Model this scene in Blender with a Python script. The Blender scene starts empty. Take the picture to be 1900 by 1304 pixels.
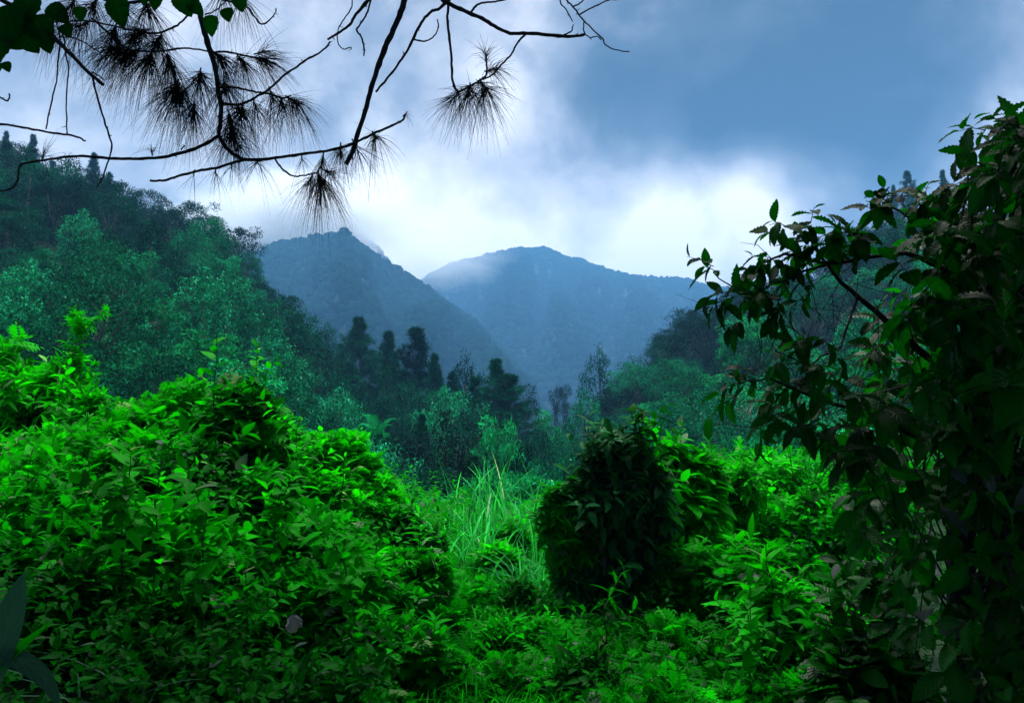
import bpy, math, random
import numpy as np
from math import radians as R, sin, cos, pi

SC = bpy.context.scene
COL = SC.collection
# ------------------------------------------------------------------ camera
F_PX, PITCH, EYE = 1478.0, R(6.0), 1.6
cam_d = bpy.data.cameras.new('camera'); cam_d.sensor_width = 36; cam_d.lens = 28.0
cam_d.clip_start = 0.05; cam_d.clip_end = 12000
cam = bpy.data.objects.new('camera', cam_d); COL.objects.link(cam)
cam.location = (0, 0, EYE); cam.rotation_euler = (R(90) + PITCH, 0, 0)
SC.camera = cam

def ray(px, py):
    a, b = (px - 950) / F_PX, (652 - py) / F_PX
    y = cos(PITCH) - b * sin(PITCH); z = sin(PITCH) + b * cos(PITCH)
    return a / y, z / y                       # x/Y and z/Y of that line of sight
def at(px, py, Y):
    u, e = ray(px, py)
    return np.array((u * Y, Y, EYE + e * Y))

# ------------------------------------------------------------------ light
SUN_EL, SUN_AZ = R(66), R(10)                 # azimuth from +Y towards +X
sun_d = bpy.data.lights.new('sun', 'SUN'); sun_d.energy = 1.5; sun_d.angle = R(11)
sun_d.color = (1.0, 0.985, 0.95)
sun = bpy.data.objects.new('sun', sun_d); COL.objects.link(sun)
sun.rotation_euler = (-(R(90) - SUN_EL), 0, -SUN_AZ)
SC.view_settings.view_transform = 'Standard'; SC.view_settings.look = 'None'
SC.view_settings.exposure = 1.95; SC.view_settings.gamma = 1.0
SC.render.engine = 'CYCLES'
cy = SC.cycles
cy.max_bounces = 6; cy.diffuse_bounces = 3; cy.glossy_bounces = 2; cy.transmission_bounces = 4
cy.transparent_max_bounces = 8; cy.volume_bounces = 1
cy.use_denoising = True
cy.sample_clamp_indirect = 4.0
cy.caustics_reflective = False; cy.caustics_refractive = False

class NT:
    def __init__(s, tree): s.t = tree; s.t.nodes.clear()
    def n(s, typ, ins=None, **kw):
        nd = s.t.nodes.new(typ)
        for k, v in kw.items(): setattr(nd, k, v)
        for k, v in (ins or {}).items():
            if isinstance(v, bpy.types.NodeSocket): s.t.links.new(v, nd.inputs[k])
            else: nd.inputs[k].default_value = v
        return nd
    def math(s, op, a, b=0.0, c=0.0, clamp=False):
        nd = s.n('ShaderNodeMath', {0: a, 1: b, 2: c}, operation=op); nd.use_clamp = clamp
        return nd.outputs[0]
    def mix(s, f, a, b, blend='MIX'):
        nd = s.t.nodes.new('ShaderNodeMix'); nd.data_type = 'RGBA'; nd.blend_type = blend
        for idx, v in ((0, f), (6, a), (7, b)):
            if isinstance(v, bpy.types.NodeSocket): s.t.links.new(v, nd.inputs[idx])
            else: nd.inputs[idx].default_value = v if idx == 0 else (*v, 1.0)[:4]
        return nd.outputs[2]

# ------------------------------------------------------------------ sky: Nishita under heavy cloud
W = bpy.data.worlds.new('World'); SC.world = W; W.use_nodes = True
wt = NT(W.node_tree)
sky = wt.n('ShaderNodeTexSky', sky_type='NISHITA')
sky.sun_disc = False; sky.sun_elevation = SUN_EL; sky.sun_rotation = SUN_AZ
tc = wt.n('ShaderNodeTexCoord').outputs['Generated']
nA = wt.n('ShaderNodeTexNoise', {'Vector': tc, 'Scale': 3.0, 'Detail': 1.5, 'Roughness': 0.4, 'Distortion': 0.0})
off = wt.n('ShaderNodeVectorMath', {0: nA.outputs['Color'], 1: (0.5, 0.5, 0.5)}, operation='SUBTRACT').outputs[0]
offs = wt.n('ShaderNodeVectorMath', {0: off, 'Scale': 0.24}, operation='SCALE').outputs[0]
dirn = wt.n('ShaderNodeVectorMath', {0: tc, 1: offs}, operation='ADD').outputs[0]
dirn = wt.n('ShaderNodeVectorMath', {0: dirn}, operation='NORMALIZE').outputs[0]
def blob(px, py, rad, soft):                  # a soft cloud patch round one direction of the sky
    u, e = ray(px, py); v = np.array((u, 1, e)); v /= np.linalg.norm(v)
    dot = wt.n('ShaderNodeVectorMath', {0: dirn, 1: tuple(v)}, operation='DOT_PRODUCT').outputs['Value']
    ang = wt.math('ARCCOSINE', dot)
    mr = wt.n('ShaderNodeMapRange', {0: ang, 1: rad / F_PX, 2: (rad + soft) / F_PX, 3: 1.0, 4: 0.0}, interpolation_type='SMOOTHSTEP')
    return mr.outputs[0]
def addall(lst):
    o = None
    for s, amp in lst:
        v = wt.math('MULTIPLY', s, amp); o = v if o is None else wt.math('ADD', o, v)
    return o
nB = wt.n('ShaderNodeTexNoise', {'Vector': tc, 'Scale': 7.0, 'Detail': 8.0, 'Roughness': 0.56, 'Distortion': .15}).outputs[0]
nB = wt.math('ADD', wt.math('MULTIPLY', nB, .8), wt.math('MULTIPLY', wt.n('ShaderNodeTexNoise', {'Vector': tc, 'Scale': 2.6, 'Detail': 2.0}).outputs[0], .2))
lum = addall([(blob(1450, 150, 40, 420), -0.30), (blob(1180, 270, 10, 300), -0.22), (blob(1560, -20, 60, 330), -0.16), (blob(1680, 200, 10, 170), -0.12),
              (blob(950, 430, 60, 330), 0.22), (blob(740, 430, 40, 200), 0.34), (blob(1100, 480, 120, 190), 0.42), (blob(1330, 460, 60, 170), 0.40), (blob(900, 420, 40, 160), .15),
              (blob(1450, 370, 40, 170), 0.36), (blob(1400, 290, 5, 120), 0.14), (blob(1850, 180, 10, 140), 0.30),
              (blob(1600, 110, 5, 90), 0.12), (blob(250, 200, 250, 420), 0.16), (blob(950, 60, 60, 320), 0.12), (blob(1900, 420, 60, 200), 0.15)])
lum = wt.math('ADD', lum, wt.math('MULTIPLY', wt.math('SUBTRACT', nB, 0.5), 1.5))
lum = wt.math('ADD', lum, 0.43, clamp=True)
ramp = wt.n('ShaderNodeValToRGB', {0: lum}); cr = ramp.color_ramp
cr.elements[0].position = 0.0; cr.elements[0].color = (0.09, 0.125, 0.18, 1)
cr.elements[1].position = 1.0; cr.elements[1].color = (4.7, 4.6, 4.45, 1)
for p, c in ((0.25, (0.33, 0.39, 0.49, 1)), (0.5, (1.12, 1.18, 1.36, 1)), (0.75, (2.8, 2.75, 2.85, 1))):
    e = cr.elements.new(p); e.color = c
sep = wt.n('ShaderNodeSeparateXYZ', {0: tc})
zen = wt.n('ShaderNodeMapRange', {0: sep.outputs[2], 1: 0.56, 2: 0.90, 3: 0.0, 4: 1.0}).outputs[0]   # overcast: the zenith is the bright part
cl = wt.mix(zen, ramp.outputs[0], (18.0, 18.4, 17.6))
skyc = wt.mix(0.98, sky.outputs[0], cl)
bg = wt.n('ShaderNodeBackground', {'Color': skyc, 'Strength': 0.10})
wt.n('ShaderNodeOutputWorld', {'Surface': bg.outputs[0]})

# ------------------------------------------------------------------ helpers
rng = np.random.default_rng(7)
random.seed(7)
def norm(a): return a / np.maximum(np.linalg.norm(a, axis=-1, keepdims=True), 1e-9)
def ru(*s): return rng.uniform(-1, 1, s)

def _hash(ix, iy, seed):
    h = (ix.astype(np.int64) * 374761393 + iy.astype(np.int64) * 668265263 + seed * 974711) & 0xffffffff
    h = ((h ^ (h >> 13)) * 1274126177) & 0xffffffff
    return ((h ^ (h >> 16)) & 0xffff) / 65535.0
def vnoise(x, y, seed=0):
    ix, iy = np.floor(x), np.floor(y); fx, fy = x - ix, y - iy
    fx = fx * fx * (3 - 2 * fx); fy = fy * fy * (3 - 2 * fy)
    a, b = _hash(ix, iy, seed), _hash(ix + 1, iy, seed); c, d = _hash(ix, iy + 1, seed), _hash(ix + 1, iy + 1, seed)
    return (a * (1 - fx) + b * fx) * (1 - fy) + (c * (1 - fx) + d * fx) * fy
def fbm(x, y, o=4, seed=0):
    s, a, t = 0, 1.0, 0
    for k in range(o):
        s = s + a * vnoise(x * 2 ** k, y * 2 ** k, seed + k); t += a; a *= 0.5
    return s / t * 2 - 1

class MB:
    """collects geometry and links it as ONE mesh object"""
    def __init__(s): s.V = []; s.F = []; s.UV = []; s.T = []; s.n = 0
    def add(s, V, F, UV=None, tint=None):
        V = np.asarray(V, float).reshape(-1, 3); n = len(V)
        s.V.append(V); s.F.append(np.asarray(F, np.int64) + s.n)
        s.UV.append(np.zeros((n, 2)) if UV is None else UV)
        s.T.append(np.full(n, 0.5) if tint is None else np.broadcast_to(tint, (n,)))
        s.n += n
    def inst(s, T, P, X, N, S, tint=None):
        V, F, UV = T; m, k = len(P), len(V)
        if m == 0: return
        X = norm(X); N = norm(N - X * (N * X).sum(-1, keepdims=True)); Yv = np.cross(N, X)
        S = np.broadcast_to(np.asarray(S, float), (m,))[:, None, None]
        W_ = P[:, None] + S * (V[None, :, 0:1] * X[:, None] + V[None, :, 1:2] * Yv[:, None] + V[None, :, 2:3] * N[:, None])
        Fi = (F[None] + (np.arange(m) * k)[:, None, None]).reshape(-1, F.shape[1])
        if tint is None: tint = rng.random(m)
        s.add(W_.reshape(-1, 3), Fi, np.tile(UV, (m, 1)), np.repeat(tint, k))
    def tube(s, P, r, n=5, tint=0.5):
        P = np.asarray(P, float); m = len(P); r = np.broadcast_to(np.asarray(r, float), (m,))
        d = norm(np.gradient(P, axis=0)); a = np.array((0.31, 0.2, 0.93)) if abs(d[0][2]) < .8 else np.array((0.93, 0.3, 0.1))
        e1 = norm(np.cross(d, a)); e2 = np.cross(d, e1); th = np.arange(n) * 2 * pi / n
        V = P[:, None] + r[:, None, None] * (np.cos(th)[None, :, None] * e1[:, None] + np.sin(th)[None, :, None] * e2[:, None])
        i, j = np.meshgrid(np.arange(m - 1), np.arange(n), indexing='ij'); j2 = (j + 1) % n
        F = np.stack([i * n + j, i * n + j2, (i + 1) * n + j2, (i + 1) * n + j], -1).reshape(-1, 4)
        UV = np.stack(np.broadcast_arrays(th[None] / 6.28, np.arange(m)[:, None] * 0.3), -1).reshape(-1, 2)
        s.add(V.reshape(-1, 3), F, UV, tint)
        return s
    def prisms(s, A, B, ra, rb):                 # many straight thin twigs at once
        m = len(A)
        if m == 0: return
        d = norm(B - A); e1 = norm(np.cross(d, norm(ru(m, 3) + 1e-3))); e2 = np.cross(d, e1)
        ra = np.broadcast_to(np.asarray(ra, float), (m,))[:, None]; rb = np.broadcast_to(np.asarray(rb, float), (m,))[:, None]
        vs = []
        for Q, r in ((A, ra), (B, rb)):
            for k in range(3):
                t = k * 2 * pi / 3; vs.append(Q + r * (cos(t) * e1 + sin(t) * e2))
        V = np.stack(vs, 1).reshape(-1, 3)
        f = np.array([[0, 1, 4, 3], [1, 2, 5, 4], [2, 0, 3, 5]])
        s.add(V, (f[None] + (np.arange(m) * 6)[:, None, None]).reshape(-1, 4))
    def mesh(s, name, mat, smooth=True):
        V = np.concatenate(s.V); me = bpy.data.meshes.new(name)
        me.vertices.add(len(V)); me.vertices.foreach_set('co', V.astype(np.float32).ravel())
        lv = np.concatenate([f.ravel() for f in s.F]); tot = np.concatenate([np.full(len(f), f.shape[1]) for f in s.F])
        me.loops.add(len(lv)); me.loops.foreach_set('vertex_index', lv.astype(np.int32))
        me.polygons.add(len(tot)); me.polygons.foreach_set('loop_start', (np.cumsum(tot) - tot).astype(np.int32))
        me.update(calc_edges=True)
        if smooth: me.polygons.foreach_set('use_smooth', np.ones(len(tot), bool))
        uv = me.uv_layers.new(name='UVMap'); UV = np.concatenate(s.UV)
        uv.data.foreach_set('uv', UV[lv].astype(np.float32).ravel())
        at_ = me.attributes.new('tint', 'FLOAT', 'POINT'); at_.data.foreach_set('value', np.concatenate(s.T).astype(np.float32))
        me.materials.append(mat); me.update()
        return me
    def build(s, name, mat, parent=None, smooth=True, origin=None):
        if origin is not None: s.V = [v - np.asarray(origin) for v in s.V]
        o = bpy.data.objects.new(name, s.mesh(name, mat, smooth)); COL.objects.link(o)
        if origin is not None: o.location = origin
        if parent: o.parent = parent
        return o

def tag(o, label=None, cat=None, group=None, kind=None):
    if label: o['label'] = label
    if cat: o['category'] = cat
    if group: o['group'] = group
    if kind: o['kind'] = kind
    return o
def empty(name, loc=(0, 0, 0), rz=0):
    o = bpy.data.objects.new(name, None); COL.objects.link(o); o.location = loc; o.rotation_euler = (0, 0, rz)
    o.empty_display_size = 0.2
    return o
def copy_tree(o, parent=None):
    c = o.copy(); COL.objects.link(c)
    if parent: c.parent = parent
    for ch in list(o.children): copy_tree(ch, c)
    return c

# ------------------------------------------------------------------ leaf shapes
def leaf_T(nl, nw, width=0.42, a=0.75, b=1.0, fold=0.25, droop=0.25, wave=0.0, serr=0.0, k=7):
    t = np.linspace(0, 1, nl + 1); s = np.linspace(-1, 1, nw + 1)
    w = (t + 1e-3) ** a * (1 - t + 1e-3) ** b; w = w / w.max() * width * 0.5
    if serr: w = w * (1 + serr * (np.arange(nl + 1) % 2))
    Tt, Ss = np.meshgrid(t, s, indexing='ij'); Wd = w[:, None]
    y = Ss * Wd; x = Tt
    z = fold * np.abs(y) - droop * Tt ** 2 + wave * np.sin(2 * pi * k * (Tt - 0.18 * np.abs(Ss))) * np.abs(Ss) * Wd * 2
    V = np.stack([x, y, z], -1).reshape(-1, 3)
    i, j = np.meshgrid(np.arange(nl), np.arange(nw), indexing='ij'); q = nw + 1
    F = np.stack([i * q + j, (i + 1) * q + j, (i + 1) * q + j + 1, i * q + j + 1], -1).reshape(-1, 4)
    UV = np.stack([Tt, Ss * .5 + .5], -1).reshape(-1, 2)
    return V, F, UV
def merge_T(T, P, X, N, S):
    b = MB(); b.inst(T, np.asarray(P, float), np.asarray(X, float), np.asarray(N, float), np.asarray(S, float))
    return b.V[0], b.F[0], b.UV[0]
BIG = leaf_T(18, 6, .46, .8, .95, .22, .30, .10, .07, 8)
OVATE = leaf_T(7, 2, .50, .7, 1.05, .25, .28)
OVATE2 = leaf_T(4, 2, .46, .7, 1.0, .3, .2)
SLIM = leaf_T(5, 2, .24, .8, 1.1, .3, .35)
HEART = leaf_T(8, 4, .85, .35, .9, .12, .2, .05, .0, 3)
RHOMB = (np.array([(0, 0, 0), (.45, -.26, .05), (1, 0, -.08), (.45, .26, .05)]), np.array([[0, 1, 2], [0, 2, 3]]), np.array([(0, .5), (.4, 0), (1, .5), (.4, 1)]))
NEEDLE3 = (np.array([(0, -.035, 0), (0, .035, 0), (.6, .03, .03), (.6, -.03, .03), (1, 0, -.03)]), np.array([[0, 1, 2, 3], [3, 2, 4, 4]])[:1], np.zeros((5, 2)))
NEEDLE3 = (np.array([(0, -.04, 0), (0, .04, 0), (1, .02, -.08), (1, -.02, -.08)]), np.array([[0, 1, 2, 3]]), np.zeros((4, 2)))
def frond_T(n=11, L=0.34, shape=None, arch=.25, end=.12):
    P, X, N, S = [], [], [], []
    for i in range(n):
        t = 0.1 + 0.88 * i / n; z = -arch * t * t
        for sd in (-1, 1):
            P.append((t, 0, z)); X.append((.45, sd, -.12)); N.append((0, 0, 1)); S.append(L * (math.sin(pi * (t * .8 + .2)) * .9 + end))
    P.append((.96, 0, -arch)); X.append((1, 0, -.3)); N.append((0, 0, 1)); S.append(L * .5)
    return merge_T(shape or leaf_T(2, 2, .30, .5, .8, .2, .2), P, X, N, S)
FERN = frond_T()
LACE = frond_T(5, .55, leaf_T(3, 2, .34, .6, .8, .2, .2), .15, .2)
def palm_T(n=7):
    A = np.linspace(-1.9, 1.9, n)
    return merge_T(leaf_T(5, 2, .22, .9, 1.1, .3, .25), np.zeros((n, 3)), [(cos(a), sin(a), -.1) for a in A], [(0, 0, 1)] * n, [1 - .18 * abs(a) for a in A])
PALMATE = palm_T()

# ------------------------------------------------------------------ materials
def leaf_mat(name, dark, light, dry=None, rough=.5, trans=.35, spec=.22, vein=False, objvar=.25, tcol=None, dry_at=.965, cap=.12):
    m = bpy.data.materials.new(name); m.use_nodes = True; t = NT(m.node_tree)
    a = t.n('ShaderNodeAttribute', attribute_name='tint').outputs['Fac']
    rp = t.n('ShaderNodeValToRGB', {0: a}); cr = rp.color_ramp
    cr.elements[0].color = (*dark, 1); cr.elements[1].color = (*light, 1); cr.elements[1].position = .9
    if dry:
        e = cr.elements.new(dry_at); e.color = (*light, 1); e = cr.elements.new(min(dry_at + .006, .995)); e.color = (*dry, 1)
    c = rp.outputs[0]
    oi = t.n('ShaderNodeObjectInfo').outputs['Random']
    g = t.n('ShaderNodeMapRange', {0: oi, 3: 1 - objvar, 4: 1 + objvar}).outputs[0]
    geo = t.n('ShaderNodeNewGeometry')
    nz = t.n('ShaderNodeTexNoise', {'Vector': geo.outputs['Position'], 'Scale': 1.7, 'Detail': 3.0}).outputs[0]
    g = t.math('MULTIPLY', g, t.n('ShaderNodeMapRange', {0: nz, 1: .3, 2: .7, 3: .72, 4: 1.28}).outputs[0])
    c = t.n('ShaderNodeVectorMath', {0: c, 'Scale': g}, operation='SCALE').outputs[0]
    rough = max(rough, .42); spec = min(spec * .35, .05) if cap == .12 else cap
    kw = {}
    if vein:
        uv = t.n('ShaderNodeUVMap').outputs[0]; sp = t.n('ShaderNodeSeparateXYZ', {0: uv})
        y = t.math('ABSOLUTE', t.math('SUBTRACT', sp.outputs[1], .5))
        v = t.math('SINE', t.math('MULTIPLY', t.math('SUBTRACT', sp.outputs[0], t.math('MULTIPLY', y, .45)), 50.0))
        mid = t.math('LESS_THAN', y, .025)
        vv = t.math('MAXIMUM', t.n('ShaderNodeMapRange', {0: v, 1: .88, 2: 1.0}).outputs[0], mid)
        c = t.mix(t.math('MULTIPLY', vv, .3), c, tuple(min(1, x * 1.3 + .004) for x in light))
        bp = t.n('ShaderNodeBump', {'Height': v, 'Strength': .25, 'Distance': .004}); kw['Normal'] = bp.outputs[0]
    p = t.n('ShaderNodeBsdfPrincipled', {'Base Color': c, 'Roughness': rough, 'Specular IOR Level': spec, **kw})
    tr = t.n('ShaderNodeBsdfTranslucent', {'Color': t.mix(1.0, c, tcol or (1.3, 1.5, .8), 'MULTIPLY')})
    df = t.n('ShaderNodeBsdfDiffuse', {'Color': c})
    sh = t.n('ShaderNodeMixShader', {0: .45 if cap == .12 else .8, 1: df.outputs[0], 2: p.outputs[0]})
    mx = t.n('ShaderNodeMixShader', {0: trans, 1: sh.outputs[0], 2: tr.outputs[0]})
    t.n('ShaderNodeOutputMaterial', {'Surface': mx.outputs[0]})
    return m
def bark_mat(name, c1, c2, scale=30.0):
    m = bpy.data.materials.new(name); m.use_nodes = True; t = NT(m.node_tree)
    tc = t.n('ShaderNodeTexCoord').outputs['Object']
    nz = t.n('ShaderNodeTexNoise', {'Vector': tc, 'Scale': scale, 'Detail': 5.0, 'Roughness': .7}).outputs[0]
    c = t.mix(t.n('ShaderNodeMapRange', {0: nz, 1: .35, 2: .65}).outputs[0], c1, c2)
    bp = t.n('ShaderNodeBump', {'Height': nz, 'Strength': .6, 'Distance': .02})
    p = t.n('ShaderNodeBsdfPrincipled', {'Base Color': c, 'Roughness': .85, 'Specular IOR Level': .2, 'Normal': bp.outputs[0]})
    t.n('ShaderNodeOutputMaterial', {'Surface': p.outputs[0]})
    return m
M = {}
M['bright'] = leaf_mat('leaf_bright', (.001, .060, .0005), (.008, .50, .002), (.12, .30, .10), .5, .45)
M['lush'] = leaf_mat('leaf_lush', (.001, .035, .0008), (.004, .36, .003), (.10, .18, .10), .5, .42)
M['deep'] = leaf_mat('leaf_deep', (.0004, .010, .001), (.002, .13, .003), (.05, .09, .06), .5, .36)  # dark green bushes; on the near left bank it also stands in for shade
M['dusky'] = leaf_mat('leaf_dusky', (.003, .026, .008), (.010, .115, .026), (.07, .062, .068), .40, .12, vein=True, dry_at=.80)
M['bigleaf'] = leaf_mat('leaf_big', (.0005, .008, .001), (.003, .16, .004), (.08, .09, .095), .42, .5, .2, True, dry_at=.95, cap=.15)
M['vineleaf'] = leaf_mat('leaf_vine', (.001, .035, .004), (.002, .10, .006), None, .45, .35, vein=True)
M['grass'] = leaf_mat('grass_blade', (.004, .14, .02), (.03, .42, .09), (.45, .62, .42), .38, .40)
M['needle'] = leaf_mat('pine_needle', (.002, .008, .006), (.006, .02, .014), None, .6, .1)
M['blade'] = leaf_mat('leaf_blade', (.012, .045, .025), (.03, .10, .055), None, .35, .2, vein=True)
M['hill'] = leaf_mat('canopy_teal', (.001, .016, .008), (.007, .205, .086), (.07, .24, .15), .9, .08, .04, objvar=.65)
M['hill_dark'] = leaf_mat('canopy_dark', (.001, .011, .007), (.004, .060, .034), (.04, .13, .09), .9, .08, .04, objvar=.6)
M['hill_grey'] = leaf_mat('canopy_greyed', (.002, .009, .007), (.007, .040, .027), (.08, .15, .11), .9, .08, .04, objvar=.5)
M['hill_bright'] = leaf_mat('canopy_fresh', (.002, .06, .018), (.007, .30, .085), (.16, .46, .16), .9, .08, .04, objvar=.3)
M['pine_far'] = leaf_mat('canopy_pine', (.001, .016, .008), (.004, .085, .040), None, .9, .08, .04, objvar=.3)
M['far'] = leaf_mat('canopy_far', (.0012, .007, .006), (.0040, .020, .015), None, 1.0, 0.0, .0, objvar=0)
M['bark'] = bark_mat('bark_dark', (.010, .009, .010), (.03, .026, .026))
M['bark_far'] = bark_mat('bark_grey', (.03, .035, .032), (.075, .08, .07), 3.0)
M['bark_pale'] = bark_mat('bark_pale', (.16, .20, .15), (.28, .34, .26), 3.0)
M['stem'] = bark_mat('stem_green', (.006, .03, .006), (.012, .06, .012))

# ------------------------------------------------------------------ terrain
def tab(pts):
    a = [(math.atan(ray(px, py)[0]), ray(px, py)[1]) for px, py in pts]
    return np.array([p[0] for p in a]), np.array([p[1] for p in a])
SKY_A = tab([(-900, 120), (-400, 200), (0, 268), (60, 300), (120, 322), (180, 352), (240, 385), (300, 402), (400, 432), (450, 478), (500, 545), (560, 615), (610, 668), (680, 780), (800, 900)])
SKY_B = tab([(1020, 900), (1100, 800), (1150, 715), (1180, 670), (1210, 640), (1260, 590), (1330, 558), (1400, 525), (1500, 485), (1600, 430), (1700, 402), (1800, 385), (1900, 360), (2300, 260), (2800, 160)])
SKY_C = tab([(-300, 560), (200, 520), (380, 492), (450, 478), (530, 448), (590, 440), (640, 438), (690, 470), (760, 510), (820, 556), (880, 602), (930, 652), (975, 702), (1005, 760), (1060, 850)])
SKY_C2 = tab([(100, 520), (380, 470), (450, 440), (500, 418), (560, 424), (610, 430), (650, 424), (685, 440), (720, 480), (780, 560), (860, 700), (900, 800)])
SKY_D = tab([(600, 700), (700, 590), (790, 515), (840, 488), (905, 470), (960, 459), (1010, 461), (1060, 478), (1130, 500), (1200, 519), (1260, 515), (1310, 528), (1400, 560), (1600, 600), (2000, 640)])
HILLS = {                                      # skyline, ridge distance, foot distance, depth of the back slope, crown height taken off
    'A': (SKY_A, 200., 26., 160., 8.0), 'B': (SKY_B, 230., 40., 170., 8.0),
    'C': (SKY_C, 1140., 495., 630., 1.5), 'C2': (SKY_C2, 1590., 1140., 450., 4.5), 'D': (SKY_D, 2100., 930., 900., 4.5)}
def hill_h(k, az, r):
    (a, e), Rd, Fd, B, cr_ = HILLS[k]
    el = np.interp(az, a, e)
    zr = EYE + el * Rd / 1.0 * np.cos(az) - cr_
    t = (r - Fd) / (Rd - Fd)
    t = t + (0.10 if k in 'AB' else .26) * fbm(az * (14 if k in 'AB' else 26) + 3, r / (Rd * (.22 if k in 'AB' else .45)), 4, ord(k[0]) + len(k)) * np.clip(t, 0, 1) * np.clip(1 - t, 0, 1) * 4
    f = np.clip(t, 0, 1); f = f ** 0.92
    z = -8 + (zr + 8) * f
    z = np.where(r > Rd, -8 + (zr + 8) * (1 - np.clip((r - Rd) / B, 0, 1) ** 1.3), z)
    return np.where(r < Fd, -50, z)
def near_h(x, y):
    """bank beside the path and the flat path floor"""
    s = np.clip((-x - 0.45) / 3.0, 0, 1); s = s * s * (3 - 2 * s)
    bank = 0.80 * s * np.clip((y - 0.5) / 5.0, 0, 1)
    s2 = np.clip((x - 1.0) / 5.0, 0, 1); bank = bank + 0.5 * s2 * s2 * np.clip((y) / 6, 0, 1)
    return bank + 0.06 * fbm(x * .9 + 5, y * .9, 3, 3)
def ground(x, y):
    x = np.asarray(x, float); y = np.asarray(y, float)
    r = np.hypot(x, y); az = np.arctan2(x, y)
    z = near_h(x, y)
    d = np.clip((r - 13) / 34, 0, 1); d = d * d * (3 - 2 * d)
    z = z * (1 - np.clip((r - 11) / 16, 0, 1)) - 8.5 * d * (np.abs(az) < 2.2)
    z = z + np.clip((r - 120) / 1300, 0, 1) * 12
    z0 = z
    for k in HILLS:
        h = hill_h(k, np.clip(az, -1.5, 1.5), r)
        z = np.maximum(z, h)
    amp = np.clip((r - 25) / 120, 0, 1) * 2.0 + np.clip((r - 400) / 600, 0, 1) * 8
    return z + amp * fbm(x / 30, y / 30, 4, 11) * .6
def build_ground():
    rr = np.concatenate([[0.0], np.geomspace(.4, 3600, 275)]); th = np.linspace(-pi, pi, 721)[:-1]
    Rg, Th = np.meshgrid(rr, th, indexing='ij'); X = Rg * np.sin(Th); Y = Rg * np.cos(Th); Z = ground(X, Y)
    m, n = Rg.shape; i, j = np.meshgrid(np.arange(m - 1), np.arange(n), indexing='ij'); j2 = (j + 1) % n
    F = np.stack([i * n + j, i * n + j2, (i + 1) * n + j2, (i + 1) * n + j], -1).reshape(-1, 4)
    b = MB(); b.add(np.stack([X, Y, Z], -1).reshape(-1, 3), F)
    mt = bpy.data.materials.new('forest_soil'); mt.use_nodes = True; t = NT(mt.node_tree)
    p = t.n('ShaderNodeNewGeometry').outputs['Position']
    n1 = t.n('ShaderNodeTexNoise', {'Vector': p, 'Scale': .12, 'Detail': 8.0, 'Roughness': .7}).outputs[0]
    n2 = t.n('ShaderNodeTexNoise', {'Vector': p, 'Scale': 6.0, 'Detail': 6.0}).outputs[0]
    c = t.mix(t.n('ShaderNodeMapRange', {0: n1, 1: .35, 2: .65}).outputs[0], (.003, .011, .007), (.005, .020, .012))
    c = t.mix(t.n('ShaderNodeMapRange', {0: n2, 1: .4, 2: .7, 4: .8}).outputs[0], c, (.012, .022, .008))
    bp = t.n('ShaderNodeBump', {'Height': n2, 'Strength': .7, 'Distance': .1})
    pr = t.n('ShaderNodeBsdfPrincipled', {'Base Color': c, 'Roughness': .95, 'Specular IOR Level': .1, 'Normal': bp.outputs[0]})
    t.n('ShaderNodeOutputMaterial', {'Surface': pr.outputs[0]})
    tag(b.build('ground', mt), kind='structure')
build_ground()

# ------------------------------------------------------------------ far forest on the blue mountains
def ico(sub):
    import bmesh
    bm = bmesh.new(); bmesh.ops.create_icosphere(bm, subdivisions=sub, radius=1.0)
    V = np.array([v.co[:] for v in bm.verts]); F = np.array([[v.index for v in f.verts] for f in bm.faces]); bm.free()
    return V, F, np.zeros((len(V), 2))
def rough_ball(sub, amp, seed):
    V, F, U = ico(sub); r_ = np.random.default_rng(seed)
    o = r_.uniform(0, 50, 3)
    f = 1 + amp * fbm(V[:, 0] * 2.2 + o[0] + V[:, 2] * 1.3, V[:, 1] * 2.2 + o[1] - V[:, 2] * 1.1, 3, seed) + amp * .35 * r_.uniform(-1, 1, len(V))
    V = V * f[:, None]; return V, F, U
def crown_cover(keys, n, size, sub, name, label, rlo, rhi, azlo, azhi):
    b = MB(); balls = [rough_ball(sub, .45, 90 + k) for k in range(5)]
    m = n * 3
    az = rng.uniform(azlo, azhi, m); r = np.sqrt(rng.uniform(rlo ** 2, rhi ** 2, m))
    x, y = r * np.sin(az), r * np.cos(az)
    own = np.max([hill_h(k, az, r) for k in keys], 0) if keys else np.full(m, 3.0)
    oth = np.max([hill_h(k, az, r) for k in HILLS if k not in keys], 0)
    ok = (own > oth) & (own > -4); x, y, r, az = x[ok][:n], y[ok][:n], r[ok][:n], az[ok][:n]
    z = ground(x, y)
    s = size * rng.uniform(.4, 1.5, len(x)) * (0.6 + .8 * vnoise(x / 90, y / 90, 5))
    tn = np.clip(.5 + .5 * fbm(x / 105, y / 105, 3, 8) + .25 * ru(len(x)), 0, 1)
    for k, T in enumerate(balls):
        i = np.arange(len(x)) % 5 == k; m_ = i.sum()
        N = np.tile((0, 0, 1.), (m_, 1)) + .2 * ru(m_, 3)
        b.inst(T, np.stack([x[i], y[i], z[i] + s[i] * .25], -1), norm(ru(m_, 3) * (1, 1, .1)), N, s[i], tn[i])
    o = b.build(name, M['far'])
    return tag(o, label, kind='stuff')
crown_cover(['C'], 24000, 4.8, 1, 'mountain_forest', 'hazy blue forest covering the steep nearer mountain left of the valley gap', 490, 1200, -.75, .12)
crown_cover(['C2'], 4000, 7.5, 1, 'mountain_forest', 'pale blue forest on the cloud-capped peak behind the left mountain', 1230, 1650, -.62, 0)
crown_cover(['D'], 26000, 6.3, 1, 'mountain_forest', 'pale blue forest covering the rounded far mountain at the valley head', 900, 2170, -.25, .5)
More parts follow.
